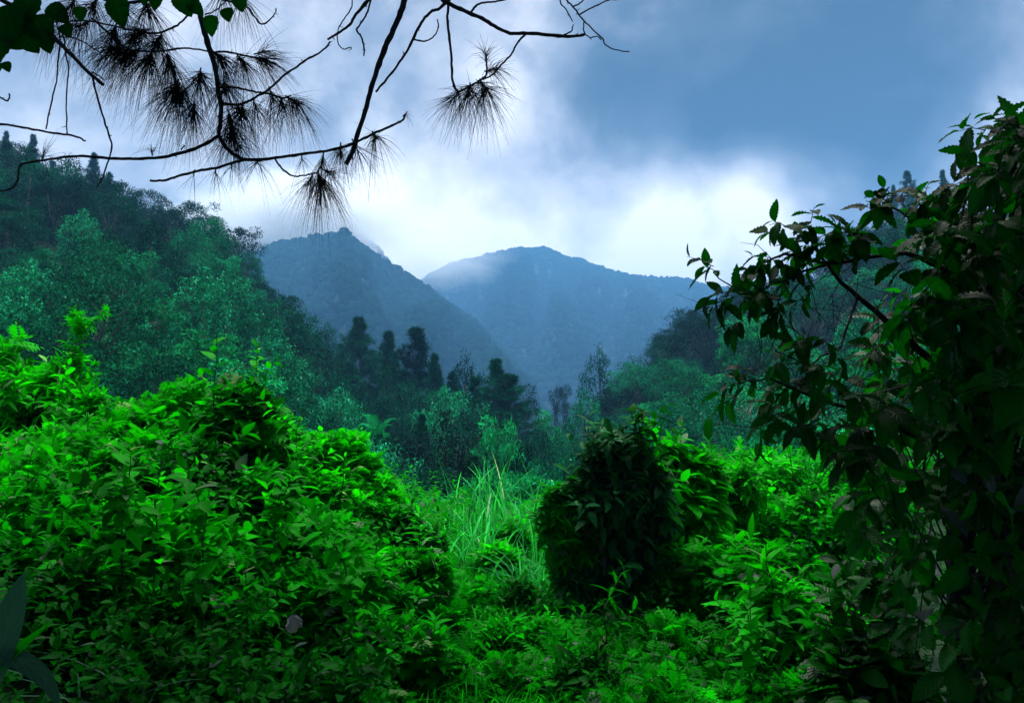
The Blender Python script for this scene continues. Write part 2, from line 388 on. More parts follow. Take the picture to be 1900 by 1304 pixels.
crown_cover([], 6000, 5.0, 1, 'valley_forest', 'hazy forest on the valley floor beyond the gap', 175, 1150, -.2, .22)

# ------------------------------------------------------------------ mid-distance trees: prototypes
def sphere_dirs(n, up=0.0):
    d = norm(rng.normal(size=(n, 3))); d[:, 2] += up; return norm(d)
def clump_leaves(b, C, Rc, per, size, T=RHOMB, flat=.7, up=.35, jit=.36, droop=0.0, tn=None):
    """leafy shells round the clump centres C with radii Rc"""
    m = len(C); d = sphere_dirs(m * per, up).reshape(m, per, 3)
    rad = Rc[:, None, None] * rng.uniform(.55, 1.08, (m, per, 1))
    P = C[:, None] + d * rad * np.array((1, 1, flat))
    N = d * .9 + np.array((0, 0, .5)) + jit * ru(m, per, 3)
    X = ru(m, per, 3) + d * .7 - np.array((0, 0, .15 + droop))
    t = (rng.random(m) if tn is None else tn)[:, None] * .6 + .34 * rng.random((m, per))
    t = np.where(rng.random((m, per)) > .993, 1.0, np.clip(t, 0, .93))
    b.inst(T, P.reshape(-1, 3), X.reshape(-1, 3), N.reshape(-1, 3), (size * rng.uniform(.6, 1.3, m * per)), t.reshape(-1))
def limb_path(p0, p1, bend=.15, n=5):
    p0, p1 = np.asarray(p0, float), np.asarray(p1, float); L = np.linalg.norm(p1 - p0)
    t = np.linspace(0, 1, n)[:, None]; o = ru(3) * L * bend
    return p0 + (p1 - p0) * t + o * np.sin(t * pi) + ru(n, 3) * L * .02
def make_broadleaf(H, Rw, trunk_h, mat, barkm, nc=46, per=150, size=.29, flat=.7, name='broadleaf_tree', dome=1.0, open_=.0):
    root = empty(name)
    tb = MB(); top = np.array((ru(1)[0] * .5, ru(1)[0] * .5, trunk_h))
    tb.tube(limb_path((0, 0, -1.0), top, .06, 7), np.linspace(.030 * H, .016 * H, 7), 7)
    d = sphere_dirs(nc, .25); k = rng.uniform(.55, 1.0, nc)[:, None]
    cz = (H + trunk_h) / 2; hh = (H - trunk_h) / 2 + .2
    C = d * k * np.array((Rw, Rw, hh * dome)) + np.array((0, 0, cz)) + ru(nc, 3) * .15 * Rw
    C[:, :2] *= (1 + .25 * fbm(d[:, 0] * 2 + 9, d[:, 1] * 2 + H, 2, int(H * 7)))[:, None]
    Rc = Rw * rng.uniform(.16, .36, nc)
    for c in C[::2]:
        s0 = np.array((0, 0, trunk_h * rng.uniform(.6, 1.0))); tb.tube(limb_path(s0, c * (1, 1, .97), .12, 5), np.linspace(.010 * H, .003 * H, 5), 4)
    tb.build('trunk', barkm, root)
    cb = MB(); clump_leaves(cb, C, Rc, per, size, flat=flat)
    cb.build('crown', mat, root, smooth=False)
    return root
def make_pine(H, Rw, bare=.25, mat=None, name='pine_tree', dens=1.0, shape=.8):
    root = empty(name); tb = MB(); lean = ru(2) * .03 * H
    tp = np.stack([np.linspace(0, lean[0], 9), np.linspace(0, lean[1], 9), np.linspace(-1, H * .98, 9)], -1); tp[1:-1, :2] += ru(7, 2) * .008 * H
    tb.tube(tp, np.linspace(.016 * H, .003 * H, 9), 6)
    cs, rs = [], []
    nz = int(24 * dens)
    for i in range(nz):
        f = bare + (1 - bare) * (i + .3 * random.random()) / nz
        z = f * H; rr = Rw * ((1 - f) / (1 - bare)) ** shape * rng.uniform(.6, 1.15) + .25
        for q in range(rng.integers(3, 6)):
            a = rng.uniform(0, 2 * pi); L = rr * rng.uniform(.6, 1.05)
            c0 = np.array((lean[0] * f, lean[1] * f, z)); e = c0 + np.array((cos(a) * L, sin(a) * L, L * rng.uniform(.05, .45)))
            tb.tube(np.stack([c0, (c0 + e) / 2 - (0, 0, .05 * L), e]), [.004 * H * (1.2 - f), .003 * H * (1.2 - f), .012], 3)
            for t in np.linspace(.45, 1.0, 3): cs.append(c0 + (e - c0) * t + ru(3) * .2); rs.append(.12 + .17 * L)
    tb.build('trunk', M['bark_far'], root)
    cb = MB(); C = np.array(cs); Rc = np.array(rs)
    per = 56; m = len(C); d = sphere_dirs(m * per, .5).reshape(m, per, 3)
    P = C[:, None] + d * Rc[:, None, None] * rng.uniform(.0, .8, (m, per, 1)) * np.array((1, 1, .75))
    t = np.clip(rng.random(m)[:, None] * .6 + .35 * rng.random((m, per)), 0, .93)
    cb.inst(leaf_T(1, 1, .22, .5, .5, 0, .1) if False else NEEDLE4, P.reshape(-1, 3), (d + .35 * ru(m, per, 3)).reshape(-1, 3), (np.array((0, 0, 1.)) + .8 * ru(m, per, 3)).reshape(-1, 3),
            .52 * rng.uniform(.6, 1.3, m * per), t.reshape(-1))
    cb.build('crown', mat or M['pine_far'], root, smooth=False)
    return root
NEEDLE4 = (np.array([(0, -.06, 0), (0, .06, 0), (1, .03, .05), (1, -.03, .05)]), np.array([[0, 1, 2, 3]]), np.zeros((4, 2)))
def make_draped(H, Rw, mat, name='vine_draped_tree'):
    """a tree smothered by climbers: domed top, curtains hanging down its sides"""
    root = empty(name); tb = MB(); tb.tube(limb_path((0, 0, -1), (0, 0, H * .85), .04, 6), np.linspace(.03 * H, .012 * H, 6), 6)
    nc = 26; C, Rc = [], []
    for i in range(nc):
        a = rng.uniform(0, 2 * pi); q = math.sqrt(rng.random()); top = H * (1 - .30 * q * q) + ru(1)[0] * .05 * H
        L = H * rng.uniform(.25, .7) * (.4 + q); n = max(2, int(L / (.13 * H)))
        for j in range(n):
            C.append((cos(a) * q * Rw * (1 + .05 * j), sin(a) * q * Rw * (1 + .05 * j), top - j * .13 * H)); Rc.append(Rw * rng.uniform(.17, .27) * (1 - .06 * j))
    C = np.array(C) + ru(len(C), 3) * .06 * Rw; Rc = np.array(Rc)
    tb.build('trunk', M['bark_far'], root)
    cb = MB(); clump_leaves(cb, C, Rc, 42, .34, flat=.95, up=.1, droop=.7)
    cb.build('crown', mat, root, smooth=False)
    return root
def make_palmy(H, mat, name='tree_fern', nf=14, L=2.6):
    root = empty(name); tb = MB(); tb.tube(limb_path((0, 0, -1), (0, 0, H), .05, 6), np.linspace(.10, .07, 6) * H / 4, 6); tb.build('trunk', M['bark_far'], root)
    T = frond_T(16, .22, leaf_T(1, 2, .10, .5, .6, .2, .1), .55, .12)
    a = rng.uniform(0, 2 * pi, nf); cb = MB()
    X = np.stack([np.cos(a), np.sin(a), rng.uniform(.1, .9, nf)], -1)
    cb.inst(T, np.tile((0, 0, H * 1.), (nf, 1)), X, np.tile((0, 0, 1.), (nf, 1)), L * rng.uniform(.8, 1.1, nf), rng.uniform(.4, .9, nf))
    cb.build('crown', mat, root)
    return root

PROTO = {}
def proto(kind, fn): PROTO[kind] = [fn, None]
B0 = lambda mat, bark='bark_far', **k: (lambda: make_broadleaf(mat=M[mat], barkm=M[bark], **k))
KINDS_ = {
    'teal1': B0('hill', H=8, Rw=4.2, trunk_h=1.2), 'teal2': B0('hill', H=10, Rw=4.6, trunk_h=1.6, nc=60, per=120), 'teal3': B0('hill', H=7, Rw=3.6, trunk_h=1.1, flat=.62),
    'dark1': B0('hill_dark', H=10, Rw=4.6, trunk_h=1.6, nc=60, per=120), 'dark2': B0('hill_dark', H=12, Rw=4.8, trunk_h=3.0, flat=.62, nc=55),
    'grey1': B0('hill_grey', H=11, Rw=4.5, trunk_h=2.2, flat=.62, nc=60, per=120), 'bright1': B0('hill_bright', H=8, Rw=4.0, trunk_h=1.2, nc=60, per=120, size=.36),
    'bright2': B0('hill_bright', H=6, Rw=3.4, trunk_h=1.6, nc=50, flat=.62, size=.34),
    'airy': B0('hill_grey', H=13, Rw=3.6, trunk_h=4.5, nc=34, per=46, size=.34, flat=.62),
    'pale': B0('hill_bright', 'bark_pale', H=13, Rw=3.4, trunk_h=9.0, nc=30, per=46, size=.34, flat=.62),
    'drape1': lambda: make_draped(10, 3.2, M['hill']), 'drape2': lambda: make_draped(13, 3.4, M['hill_dark']), 'drape3': lambda: make_draped(8, 3.0, M['hill']),
    'pine1': lambda: make_pine(24, 9.0, .15, dens=1.7, shape=.95), 'pine2': lambda: make_pine(20, 6.2, .15, dens=1.5, shape=.95), 'pine3': lambda: make_pine(26, 9.6, .15, dens=1.8, shape=.85),
    'pineivy': lambda: make_pine(20, 4.0, .1, M['hill_dark'], dens=1.4, shape=.5), 'fern': lambda: make_palmy(4.0, M['hill_bright']),
    'shade': B0('hill_dark', 'bark', H=11, Rw=5.2, trunk_h=6.2, nc=100, per=120, size=.28, flat=.62),  # out-of-view tree, added only to block light from the foreground
}
used = set()
def place(kind, x, y, scale=1.0, rz=None, label=None, cat='tree', group=None, zoff=0.0, sz=None):
    if kind not in PROTO: PROTO[kind] = KINDS_[kind]()
    src = PROTO[kind]
    o = src if kind not in used else copy_tree(src)
    used.add(kind)
    o.location = (x, y, float(ground(x, y)) + zoff); o.rotation_euler = (0, 0, rng.uniform(0, 2 * pi) if rz is None else rz)
    o.scale = (scale, scale, scale if sz is None else sz)
    tag(o, label, cat, group)
    return o
HEI = {'teal1': 8, 'teal2': 10, 'teal3': 7, 'dark1': 10, 'dark2': 12, 'grey1': 11, 'bright1': 8, 'bright2': 6, 'airy': 13, 'pale': 13, 'drape1': 10.3, 'drape2': 13.3,
       'drape3': 8.2, 'pine1': 24, 'pine2': 20, 'pine3': 26, 'pineivy': 20, 'fern': 5.}
def by_top(kind, px, py, Y, label, wid=None, cat='tree', group=None, **kw):
    """a tree at distance Y whose top reaches the height seen at (px, py); wid scales its girth"""
    p = at(px, py, Y); g = float(ground(p[0], p[1])); h = p[2] - g; s = h / HEI[kind]
    return place(kind, p[0], p[1], s if wid is None else wid, label=label, cat=cat, group=group, sz=s, **kw)

# trees one can tell apart, in the valley between the hills
VAL = [
 ('pine1', 673, 590, 120, 'tall broad conical pine, highest of the valley pines, left of the gap', 1.2),
 ('pine2', 713, 618, 126, 'slim pine close against the right side of the tallest valley pine', 1.15),
 ('pine2', 634, 640, 132, 'small dark pine tip close against the left side of the tallest valley pine', .62),
 ('pineivy', 775, 611, 112, 'narrow dark pine wrapped in creepers with a blunt ragged top', 1.3),
 ('pine2', 812, 660, 108, 'short fresh green pine right of the creeper-wrapped pine', .8),
 ('drape2', 866, 664, 104, 'round-headed dark tree smothered in creepers in the middle of the valley', .86),
 ('pine1', 912, 668, 96, 'large shaggy pine left of two joined pines beside the valley gap', 1.0),
 ('pine3', 952, 696, 94, 'broad pine of drooping boughs at the edge of the valley gap', .95),
 ('airy', 985, 718, 118, 'thin half-bare tree showing sky through it at the rim of the valley gap', .6),
 ('airy', 608, 678, 140, 'thin brownish half-bare tree left of the tallest valley pine', .9),
 ('grey1', 560, 640, 110, 'grey-green tree at the foot of the left hill crest line', .85),
 ('dark1', 738, 700, 92, 'dark bushy tree in front of the tallest valley pine', .85),
 ('dark2', 800, 716, 86, 'dark spreading tree below the creeper-wrapped pine', .82),
 ('teal2', 842, 735, 78, 'mid-green tree below the round-headed creeper tree', .75),
 ('dark1', 690, 740, 80, 'dark low tree between the teal feathery tree and the valley centre', .7),
 ('drape1', 630, 726, 66, 'feathery teal tree with a rounded top above the left bank', .62),
 ('teal1', 672, 766, 56, 'pale teal tree with drooping leaves just above the left bank bushes', .5),
 ('fern', 700, 752, 52, 'feathery crowned tree fern above the left bank bushes', .6),
 ('teal1', 570, 745, 62, 'teal bushy tree rising behind the left bank bushes', .7),
 ('pine2', 788, 772, 60, 'dark narrow pine below the valley centre, left of the bare-stemmed tree', .42),
 ('airy', 838, 770, 48, 'open grey-green tree with a long bare pale stem in the valley centre', .62),
 ('bright1', 918, 800, 56, 'bright green round tree under the joined pines', .52),
 ('grey1', 755, 800, 58, 'dull olive tree left of the dark narrow pine', .6),
 ('teal3', 735, 880, 36, 'small teal tree behind the end of the left bank', .42),
 ('dark1', 960, 850, 44, 'dim green tree right of the bright green round tree', .42),
 ('bright2', 905, 888, 27, 'low fresh green bushy tree behind the tall grass', .36),
 ('bright2', 985, 892, 25, 'yellow-green low tree behind the dark-leaved shrub', .34),
 ('bright1', 1010, 778, 110, 'light green tree in the bottom of the valley gap', .6),
 ('teal1', 1050, 790, 84, 'pale teal tree below the gap, left of the right slope', .6),
 ('grey1', 1040, 715, 190, 'small brownish grey tree standing in the valley gap', .62),
 ('drape2', 1110, 648, 140, 'tall creeper-clad dark tree, first on the right of the gap', .95),
 ('airy', 1190, 660, 150, 'flat-topped greyish tree right of the tall creeper-clad tree', 1.2),
 ('dark1', 1150, 720, 120, 'dark leafy tree low on the right side of the gap', .9),
 ('drape1', 1085, 730, 110, 'dull creeper-covered tree below the tall one right of the gap', .75),
 ('teal2', 1240, 690, 120, 'mid-green tree low on the right hill', .9),
 ('teal1', 1250, 770, 62, 'pale blue-green tree behind the dark-leaved shrub', .55),
 ('pale', 1386, 716, 66, 'green tree with a straight pale bare trunk below the right hill', .55),
 ('bright1', 1330, 700, 92, 'bright flat-crowned tree on the lower right hill', .72),
 ('bright1', 1400, 668, 98, 'bright green spreading tree in the middle of the right hill', .7),
 ('teal2', 1470, 690, 84, 'teal-green tree on the right hill behind the leaning branches', .7),
 ('bright2', 1430, 800, 42, 'fresh yellow-green tree low at the foot of the right hill', .62),
 ('bright2', 1360, 838, 38, 'light green bushy tree just left of the fresh yellow-green one', .5),
 ('bright1', 1500, 800, 46, 'fresh green tree seen under the leaning branches', .5),
 ('teal1', 1330, 770, 70, 'teal tree left of the pale bare trunk', .6),
 ('pine1', 735, 655, 118, 'pine behind the creeper-wrapped pine, on its left', .7),
 ('pine3', 885, 700, 92, 'dark full pine left of the joined pines, in front of the shaggy one', .62),
 ('pine2', 650, 672, 112, 'dark pine in front of the tallest valley pine, on its left', .8),
 ('pine1', 840, 690, 100, 'dark pine between the round-headed creeper tree and the creeper-wrapped pine', .62),
 ('dark2', 600, 712, 100, 'dark tree at the left end of the valley stand', .9),
 ('dark1', 655, 800, 44, 'dark bushy tree just above the shoulder of the left bank', .62),
 ('teal2', 700, 835, 34, 'mid-green tree behind the bushes of the left bank end', .42),
 ('dark2', 800, 860, 32, 'dark tree filling the dip behind the end of the left bank', .42),
 ('grey1', 860, 840, 40, 'dull green tree beside the long bare pale stem', .5),
 ('teal1', 770, 905, 25, 'teal bushy tree low behind the dark glossy bush', .42),
 ('dark1', 820, 935, 22, 'small dark tree at the end of the left bank', .36),
 ('dark2', 880, 760, 70, 'dark tree under the boughs of the joined pines', .8),
 ('dark1', 980, 800, 62, 'dark tree at the foot of the joined pines', .55),
 ('teal3', 1020, 860, 38, 'teal bushy tree behind the tall grass and the dark shrub', .5),
 ('fern', 410, 590, 92, 'tree fern with pale fronds on the left hill', .9),
 ('pale', 520, 560, 105, 'green flat-topped tree with a bare stem at the right foot of the left hill', .62),
]
for k, px, py, Y, lab, w in VAL: by_top(k, px, py, Y, lab, w)
# pines standing on the two crests
for k, px, py, Y, lab, w in [
 ('pine2', 14, 246, 196, 'small pine at the far left end of the left crest', .8), ('pine1', 66, 252, 196, 'pointed pine on the left crest, second from the left', .95),
 ('pine2', 176, 288, 196, 'tall pine with a ragged tip on the left crest', 1.0), ('pine1', 203, 322, 193, 'bushy dark pine leaning against the tall pine of the left crest', .8),
 ('pine3', 100, 300, 190, 'low dark pine on the left crest between the pointed and the tall pine', .7),
 ('pine3', 1683, 318, 228, 'broad dark pine on the right crest', .95), ('pine1', 1745, 318, 230, 'thin-topped pine right of the broad one on the right crest', .9),
 ('pine2', 1660, 345, 226, 'small pine on the left shoulder of the broad right crest pine', .7)]:
    by_top(k, px, py, Y, lab, w)

def scatter(hill, azlo, azhi, rlo, rhi, n, mind, pick, group):
    pts = []
    for _ in range(n * 40):
        if len(pts) >= n: break
        az = rng.uniform(azlo, azhi); r = math.sqrt(rng.uniform(rlo ** 2, rhi ** 2)); x, y = r * sin(az), r * cos(az)
        if hill_h(hill, np.array(az), np.array(r)) < float(ground(x, y)) - 4 or hill_h(hill, np.array(az), np.array(r)) < -7.5: continue
        if any((x - a) ** 2 + (y - b) ** 2 < (mind * (.6 + r / 260)) ** 2 for a, b in pts): continue
        pts.append((x, y))
    for x, y in pts:
        r = math.hypot(x, y); az = math.atan2(x, y); kind, lab = pick(r, az, x, y)
        s = (rng.uniform(.75, 1.15) if r < 160 else rng.uniform(.9, 1.08)) * (.55 + .45 * min(1, r / 190)) * (.72 if r > 160 else 1)
        place(kind, x, y, s, label=lab, group=group, sz=s * rng.uniform(.85, 1.2))
    return pts
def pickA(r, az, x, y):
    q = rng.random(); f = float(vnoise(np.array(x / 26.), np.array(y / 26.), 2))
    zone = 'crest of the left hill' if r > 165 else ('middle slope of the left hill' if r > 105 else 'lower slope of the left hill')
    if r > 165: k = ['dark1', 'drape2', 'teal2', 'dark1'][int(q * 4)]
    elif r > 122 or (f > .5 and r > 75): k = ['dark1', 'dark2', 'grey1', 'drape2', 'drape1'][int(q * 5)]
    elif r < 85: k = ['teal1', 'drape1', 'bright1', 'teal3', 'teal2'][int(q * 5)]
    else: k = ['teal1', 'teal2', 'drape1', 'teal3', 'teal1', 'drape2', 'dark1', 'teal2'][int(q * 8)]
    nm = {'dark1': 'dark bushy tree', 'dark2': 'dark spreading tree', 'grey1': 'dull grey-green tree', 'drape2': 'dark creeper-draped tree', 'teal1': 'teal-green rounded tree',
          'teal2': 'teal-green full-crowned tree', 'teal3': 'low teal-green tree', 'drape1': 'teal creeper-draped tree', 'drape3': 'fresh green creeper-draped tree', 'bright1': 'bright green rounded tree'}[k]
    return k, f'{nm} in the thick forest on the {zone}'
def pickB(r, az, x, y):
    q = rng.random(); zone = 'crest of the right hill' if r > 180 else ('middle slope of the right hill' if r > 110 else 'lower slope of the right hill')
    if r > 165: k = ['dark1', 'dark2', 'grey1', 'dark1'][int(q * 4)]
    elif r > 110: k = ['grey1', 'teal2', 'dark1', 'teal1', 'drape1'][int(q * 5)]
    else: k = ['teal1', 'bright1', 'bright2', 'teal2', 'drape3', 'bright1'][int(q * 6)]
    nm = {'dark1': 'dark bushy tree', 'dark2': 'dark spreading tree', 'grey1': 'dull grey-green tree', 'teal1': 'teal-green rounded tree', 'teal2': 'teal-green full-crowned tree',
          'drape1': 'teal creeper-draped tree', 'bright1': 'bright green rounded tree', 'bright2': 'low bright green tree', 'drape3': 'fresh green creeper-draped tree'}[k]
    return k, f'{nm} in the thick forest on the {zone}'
PA = scatter('A', -.66, -.18, 46, 204, 165, 5.6, pickA, 'trees of the forest on the left hill')
PB = scatter('B', .12, .62, 50, 234, 135, 6.6, pickB, 'trees of the forest on the right hill')

def thicket(name, label, azlo, azhi, rlo, rhi, n, mat, rad=1.7, per=60, size=.34, zo=.2, k0=.5):
    b = MB(); az = rng.uniform(azlo, azhi, n); r = np.sqrt(rng.uniform(rlo ** 2, rhi ** 2, n)); x, y = r * np.sin(az), r * np.cos(az)
    k = np.clip(r / 120, .5, 1.4); C = np.stack([x, y, ground(x, y) + zo * k + rng.uniform(0, 1.2, n) * k], -1)
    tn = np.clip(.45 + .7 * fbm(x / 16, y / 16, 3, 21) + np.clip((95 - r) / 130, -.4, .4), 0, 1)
    clump_leaves(b, C, rad * rng.uniform(.6, 1.3, n) * k, per, size, flat=.8, up=.5, tn=tn)
    return tag(b.build(name, mat, smooth=False), label, kind='stuff')
thicket('hillside_thicket', 'tangled creepers and undergrowth covering the left hill', -.68, -.16, 30, 205, 4200, M['hill_dark'], rad=2.0, per=80, size=.36, zo=-.6)  # dark leaf colour paints shadow gaps between the lighter crowns
thicket('hillside_thicket', 'tangled undergrowth covering the right hill', .10, .68, 36, 235, 4000, M['hill_dark'], rad=2.2, per=80, size=.38, zo=-.6)  # dark colour again stands in for shade between the trees
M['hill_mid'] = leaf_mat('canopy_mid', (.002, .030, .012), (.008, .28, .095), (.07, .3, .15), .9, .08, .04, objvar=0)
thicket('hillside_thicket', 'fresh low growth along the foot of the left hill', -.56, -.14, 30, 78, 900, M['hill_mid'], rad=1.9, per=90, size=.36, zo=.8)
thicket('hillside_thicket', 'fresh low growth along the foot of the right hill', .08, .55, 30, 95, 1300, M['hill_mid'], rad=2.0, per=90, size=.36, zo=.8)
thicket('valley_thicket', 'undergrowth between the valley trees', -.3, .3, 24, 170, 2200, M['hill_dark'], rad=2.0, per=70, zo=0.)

exec_near = True
# ------------------------------------------------------------------ foreground plants
UP = np.array((0, 0, 1.))
def spray(b, T, p0, d, L, n, size, theta=58, grav=.2, jit=.35, tn=None, stem=None, wr=.003, up=1.0, grow=.5):
    """m twigs p0 + d*L, each with n leaves set spirally; tops of the leaves turned to the light"""
    m = len(p0); d = norm(d); L = np.broadcast_to(L, (m,)); size = np.broadcast_to(size, (m,))
    k = (np.arange(n) + .4) / n; e1 = norm(np.cross(d, ru(m, 3))); e2 = np.cross(d, e1)
    ph = (np.arange(n) * 2.39996)[None] + rng.uniform(0, 6.28, (m, 1)); th = np.radians(theta * (1.25 - .75 * k))[None, :, None]
    rad = np.cos(ph)[..., None] * e1[:, None] + np.sin(ph)[..., None] * e2[:, None]
    X = d[:, None] * np.cos(th) + rad * np.sin(th); X[..., 2] -= grav * rng.uniform(.3, 1.6, (m, n))
    N = UP * up + .75 * d[:, None] + jit * ru(m, n, 3)
    P = p0[:, None] + d[:, None] * (L[:, None] * k[None])[..., None]; P[..., 2] -= (L[:, None] * k[None] ** 2) * grav * .5
    S = size[:, None] * (1 - grow * np.abs(k - .35)[None]) * rng.uniform(.5, 1.3, (m, n))
    if tn is None: tn = rng.random(m)
    t = np.clip(tn[:, None] * .6 + .34 * rng.random((m, n)), 0, .92); t = np.where(rng.random((m, n)) > .975, 1.0, t)
    b.inst(T, P.reshape(-1, 3), X.reshape(-1, 3), N.reshape(-1, 3), S.ravel(), t.ravel())
    if stem is not None:
        mid = p0 + d * L[:, None] * .5 - UP * (L * .25 * grav * .5)[:, None]; end = p0 + d * L[:, None] - UP * (L * grav * .5)[:, None]
        stem.prisms(p0, mid, wr, wr * .8); stem.prisms(mid, end, wr * .8, wr * .4)
def make_shrub(name, base, c, rad, n, T, size, mat, label, cat='shrub', group=None, leaves=8, L=.28, theta=58, grav=.25, low=-.2, wood='stem', jit=.35, T2=None, size2=None, nst=10, sq=0.0, lumpy=.32, nl=7, lobes=None):
    """shrub rooted at base whose leafy body is an uneven ellipsoid round c"""
    base = np.asarray(base, float); c = np.asarray(c, float); rad = np.asarray(rad, float)
    root = empty(name, tuple(base)); tag(root, label, cat, group)
    d = sphere_dirs(n, .25); d[:, 2] = np.where(d[:, 2] < low, -d[:, 2], d[:, 2]); k = rng.uniform(.5, 1.0, n) ** .6
    lump = 1 + lumpy * fbm(d[:, 0] * 2.5 + c[0] * 3, d[:, 1] * 2.5 + d[:, 2] * 2 + c[1], 3, 5)
    if sq: d = d / (np.maximum(np.hypot(d[:, 0], d[:, 1]), np.abs(d[:, 2])) ** sq)[:, None]
    K = nl; ld = sphere_dirs(K, .15); LC = ld * rad * rng.uniform(.35, .78, (K, 1)); LR = rad * rng.uniform(.34, .62, (K, 1)); li = rng.integers(0, K, n)
    if lobes is not None: LC = np.array(lobes) * rad; K = len(lobes); LR = rad * rng.uniform(.18, .42, (K, 1)); li = rng.integers(0, K, n)
    main = rng.random(n) < (.35 if lobes is None else .08)
    tip = np.where(main[:, None], c + d * rad * .82 * (k * lump)[:, None], c + LC[li] + d * LR[li] * (k * lump)[:, None])
    dd = norm(d * .7 + UP * .45 + .45 * ru(n, 3)); Ls = L * rng.uniform(.6, 1.3, n); p0 = tip - dd * Ls[:, None]
    tn = np.clip(.5 + .35 * d[:, 2] * 0 + .5 * ru(n), 0, 1)
    lb, sb = MB(), MB()
    if T2 is None and (T is OVATE or T is OVATE2) and mat is not M['deep']:
        T2, f2 = ((HEART, .95), (SLIM, 1.5), (LACE, 1.3), (OVATE, 1.5), (PALMATE, 1.3))[int(rng.integers(0, 5))]; size2 = size * f2
    h = n if T2 is None else int(n * .68)
    spray(lb, T, p0[:h], dd[:h], Ls[:h], leaves, size, theta, grav, jit, tn[:h], sb)
    if T2 is not None: spray(lb, T2, p0[h:], dd[h:], Ls[h:], leaves, size2 or size, theta, grav, jit, tn[h:], sb)
    for q in rng.integers(0, n, nst):
        s0 = base + ru(3) * rad * (.25, .25, 0); sb.tube(limb_path(s0 - (0, 0, .05), p0[q], .12, 6), np.linspace(.012, .004, 6), 4)
    idx = rng.integers(0, n, n // 2); sb.prisms(c + (p0[idx] - c) * .35 - UP * .05, p0[idx], .005, .003)
    for o_ in (lb, sb): o_.V = [v - base for v in o_.V]
    lb.build('foliage', mat, root); sb.build('stem', M[wood], root)
    return root
def gz(x, y): return float(ground(x, y))
def shrub_px(name, px, py, Y, w, h, n, T, size, mat, label, **kw):
    """shrub whose top reaches (px, py) at distance Y; w, h half-extents in metres"""
    p = at(px, py, Y); c = (p[0], p[1], p[2] - h); g = gz(p[0], p[1])
    return make_shrub(name, (p[0], p[1], g), c, (w, w * .9, h), n, T, size, M[mat], label, **kw)

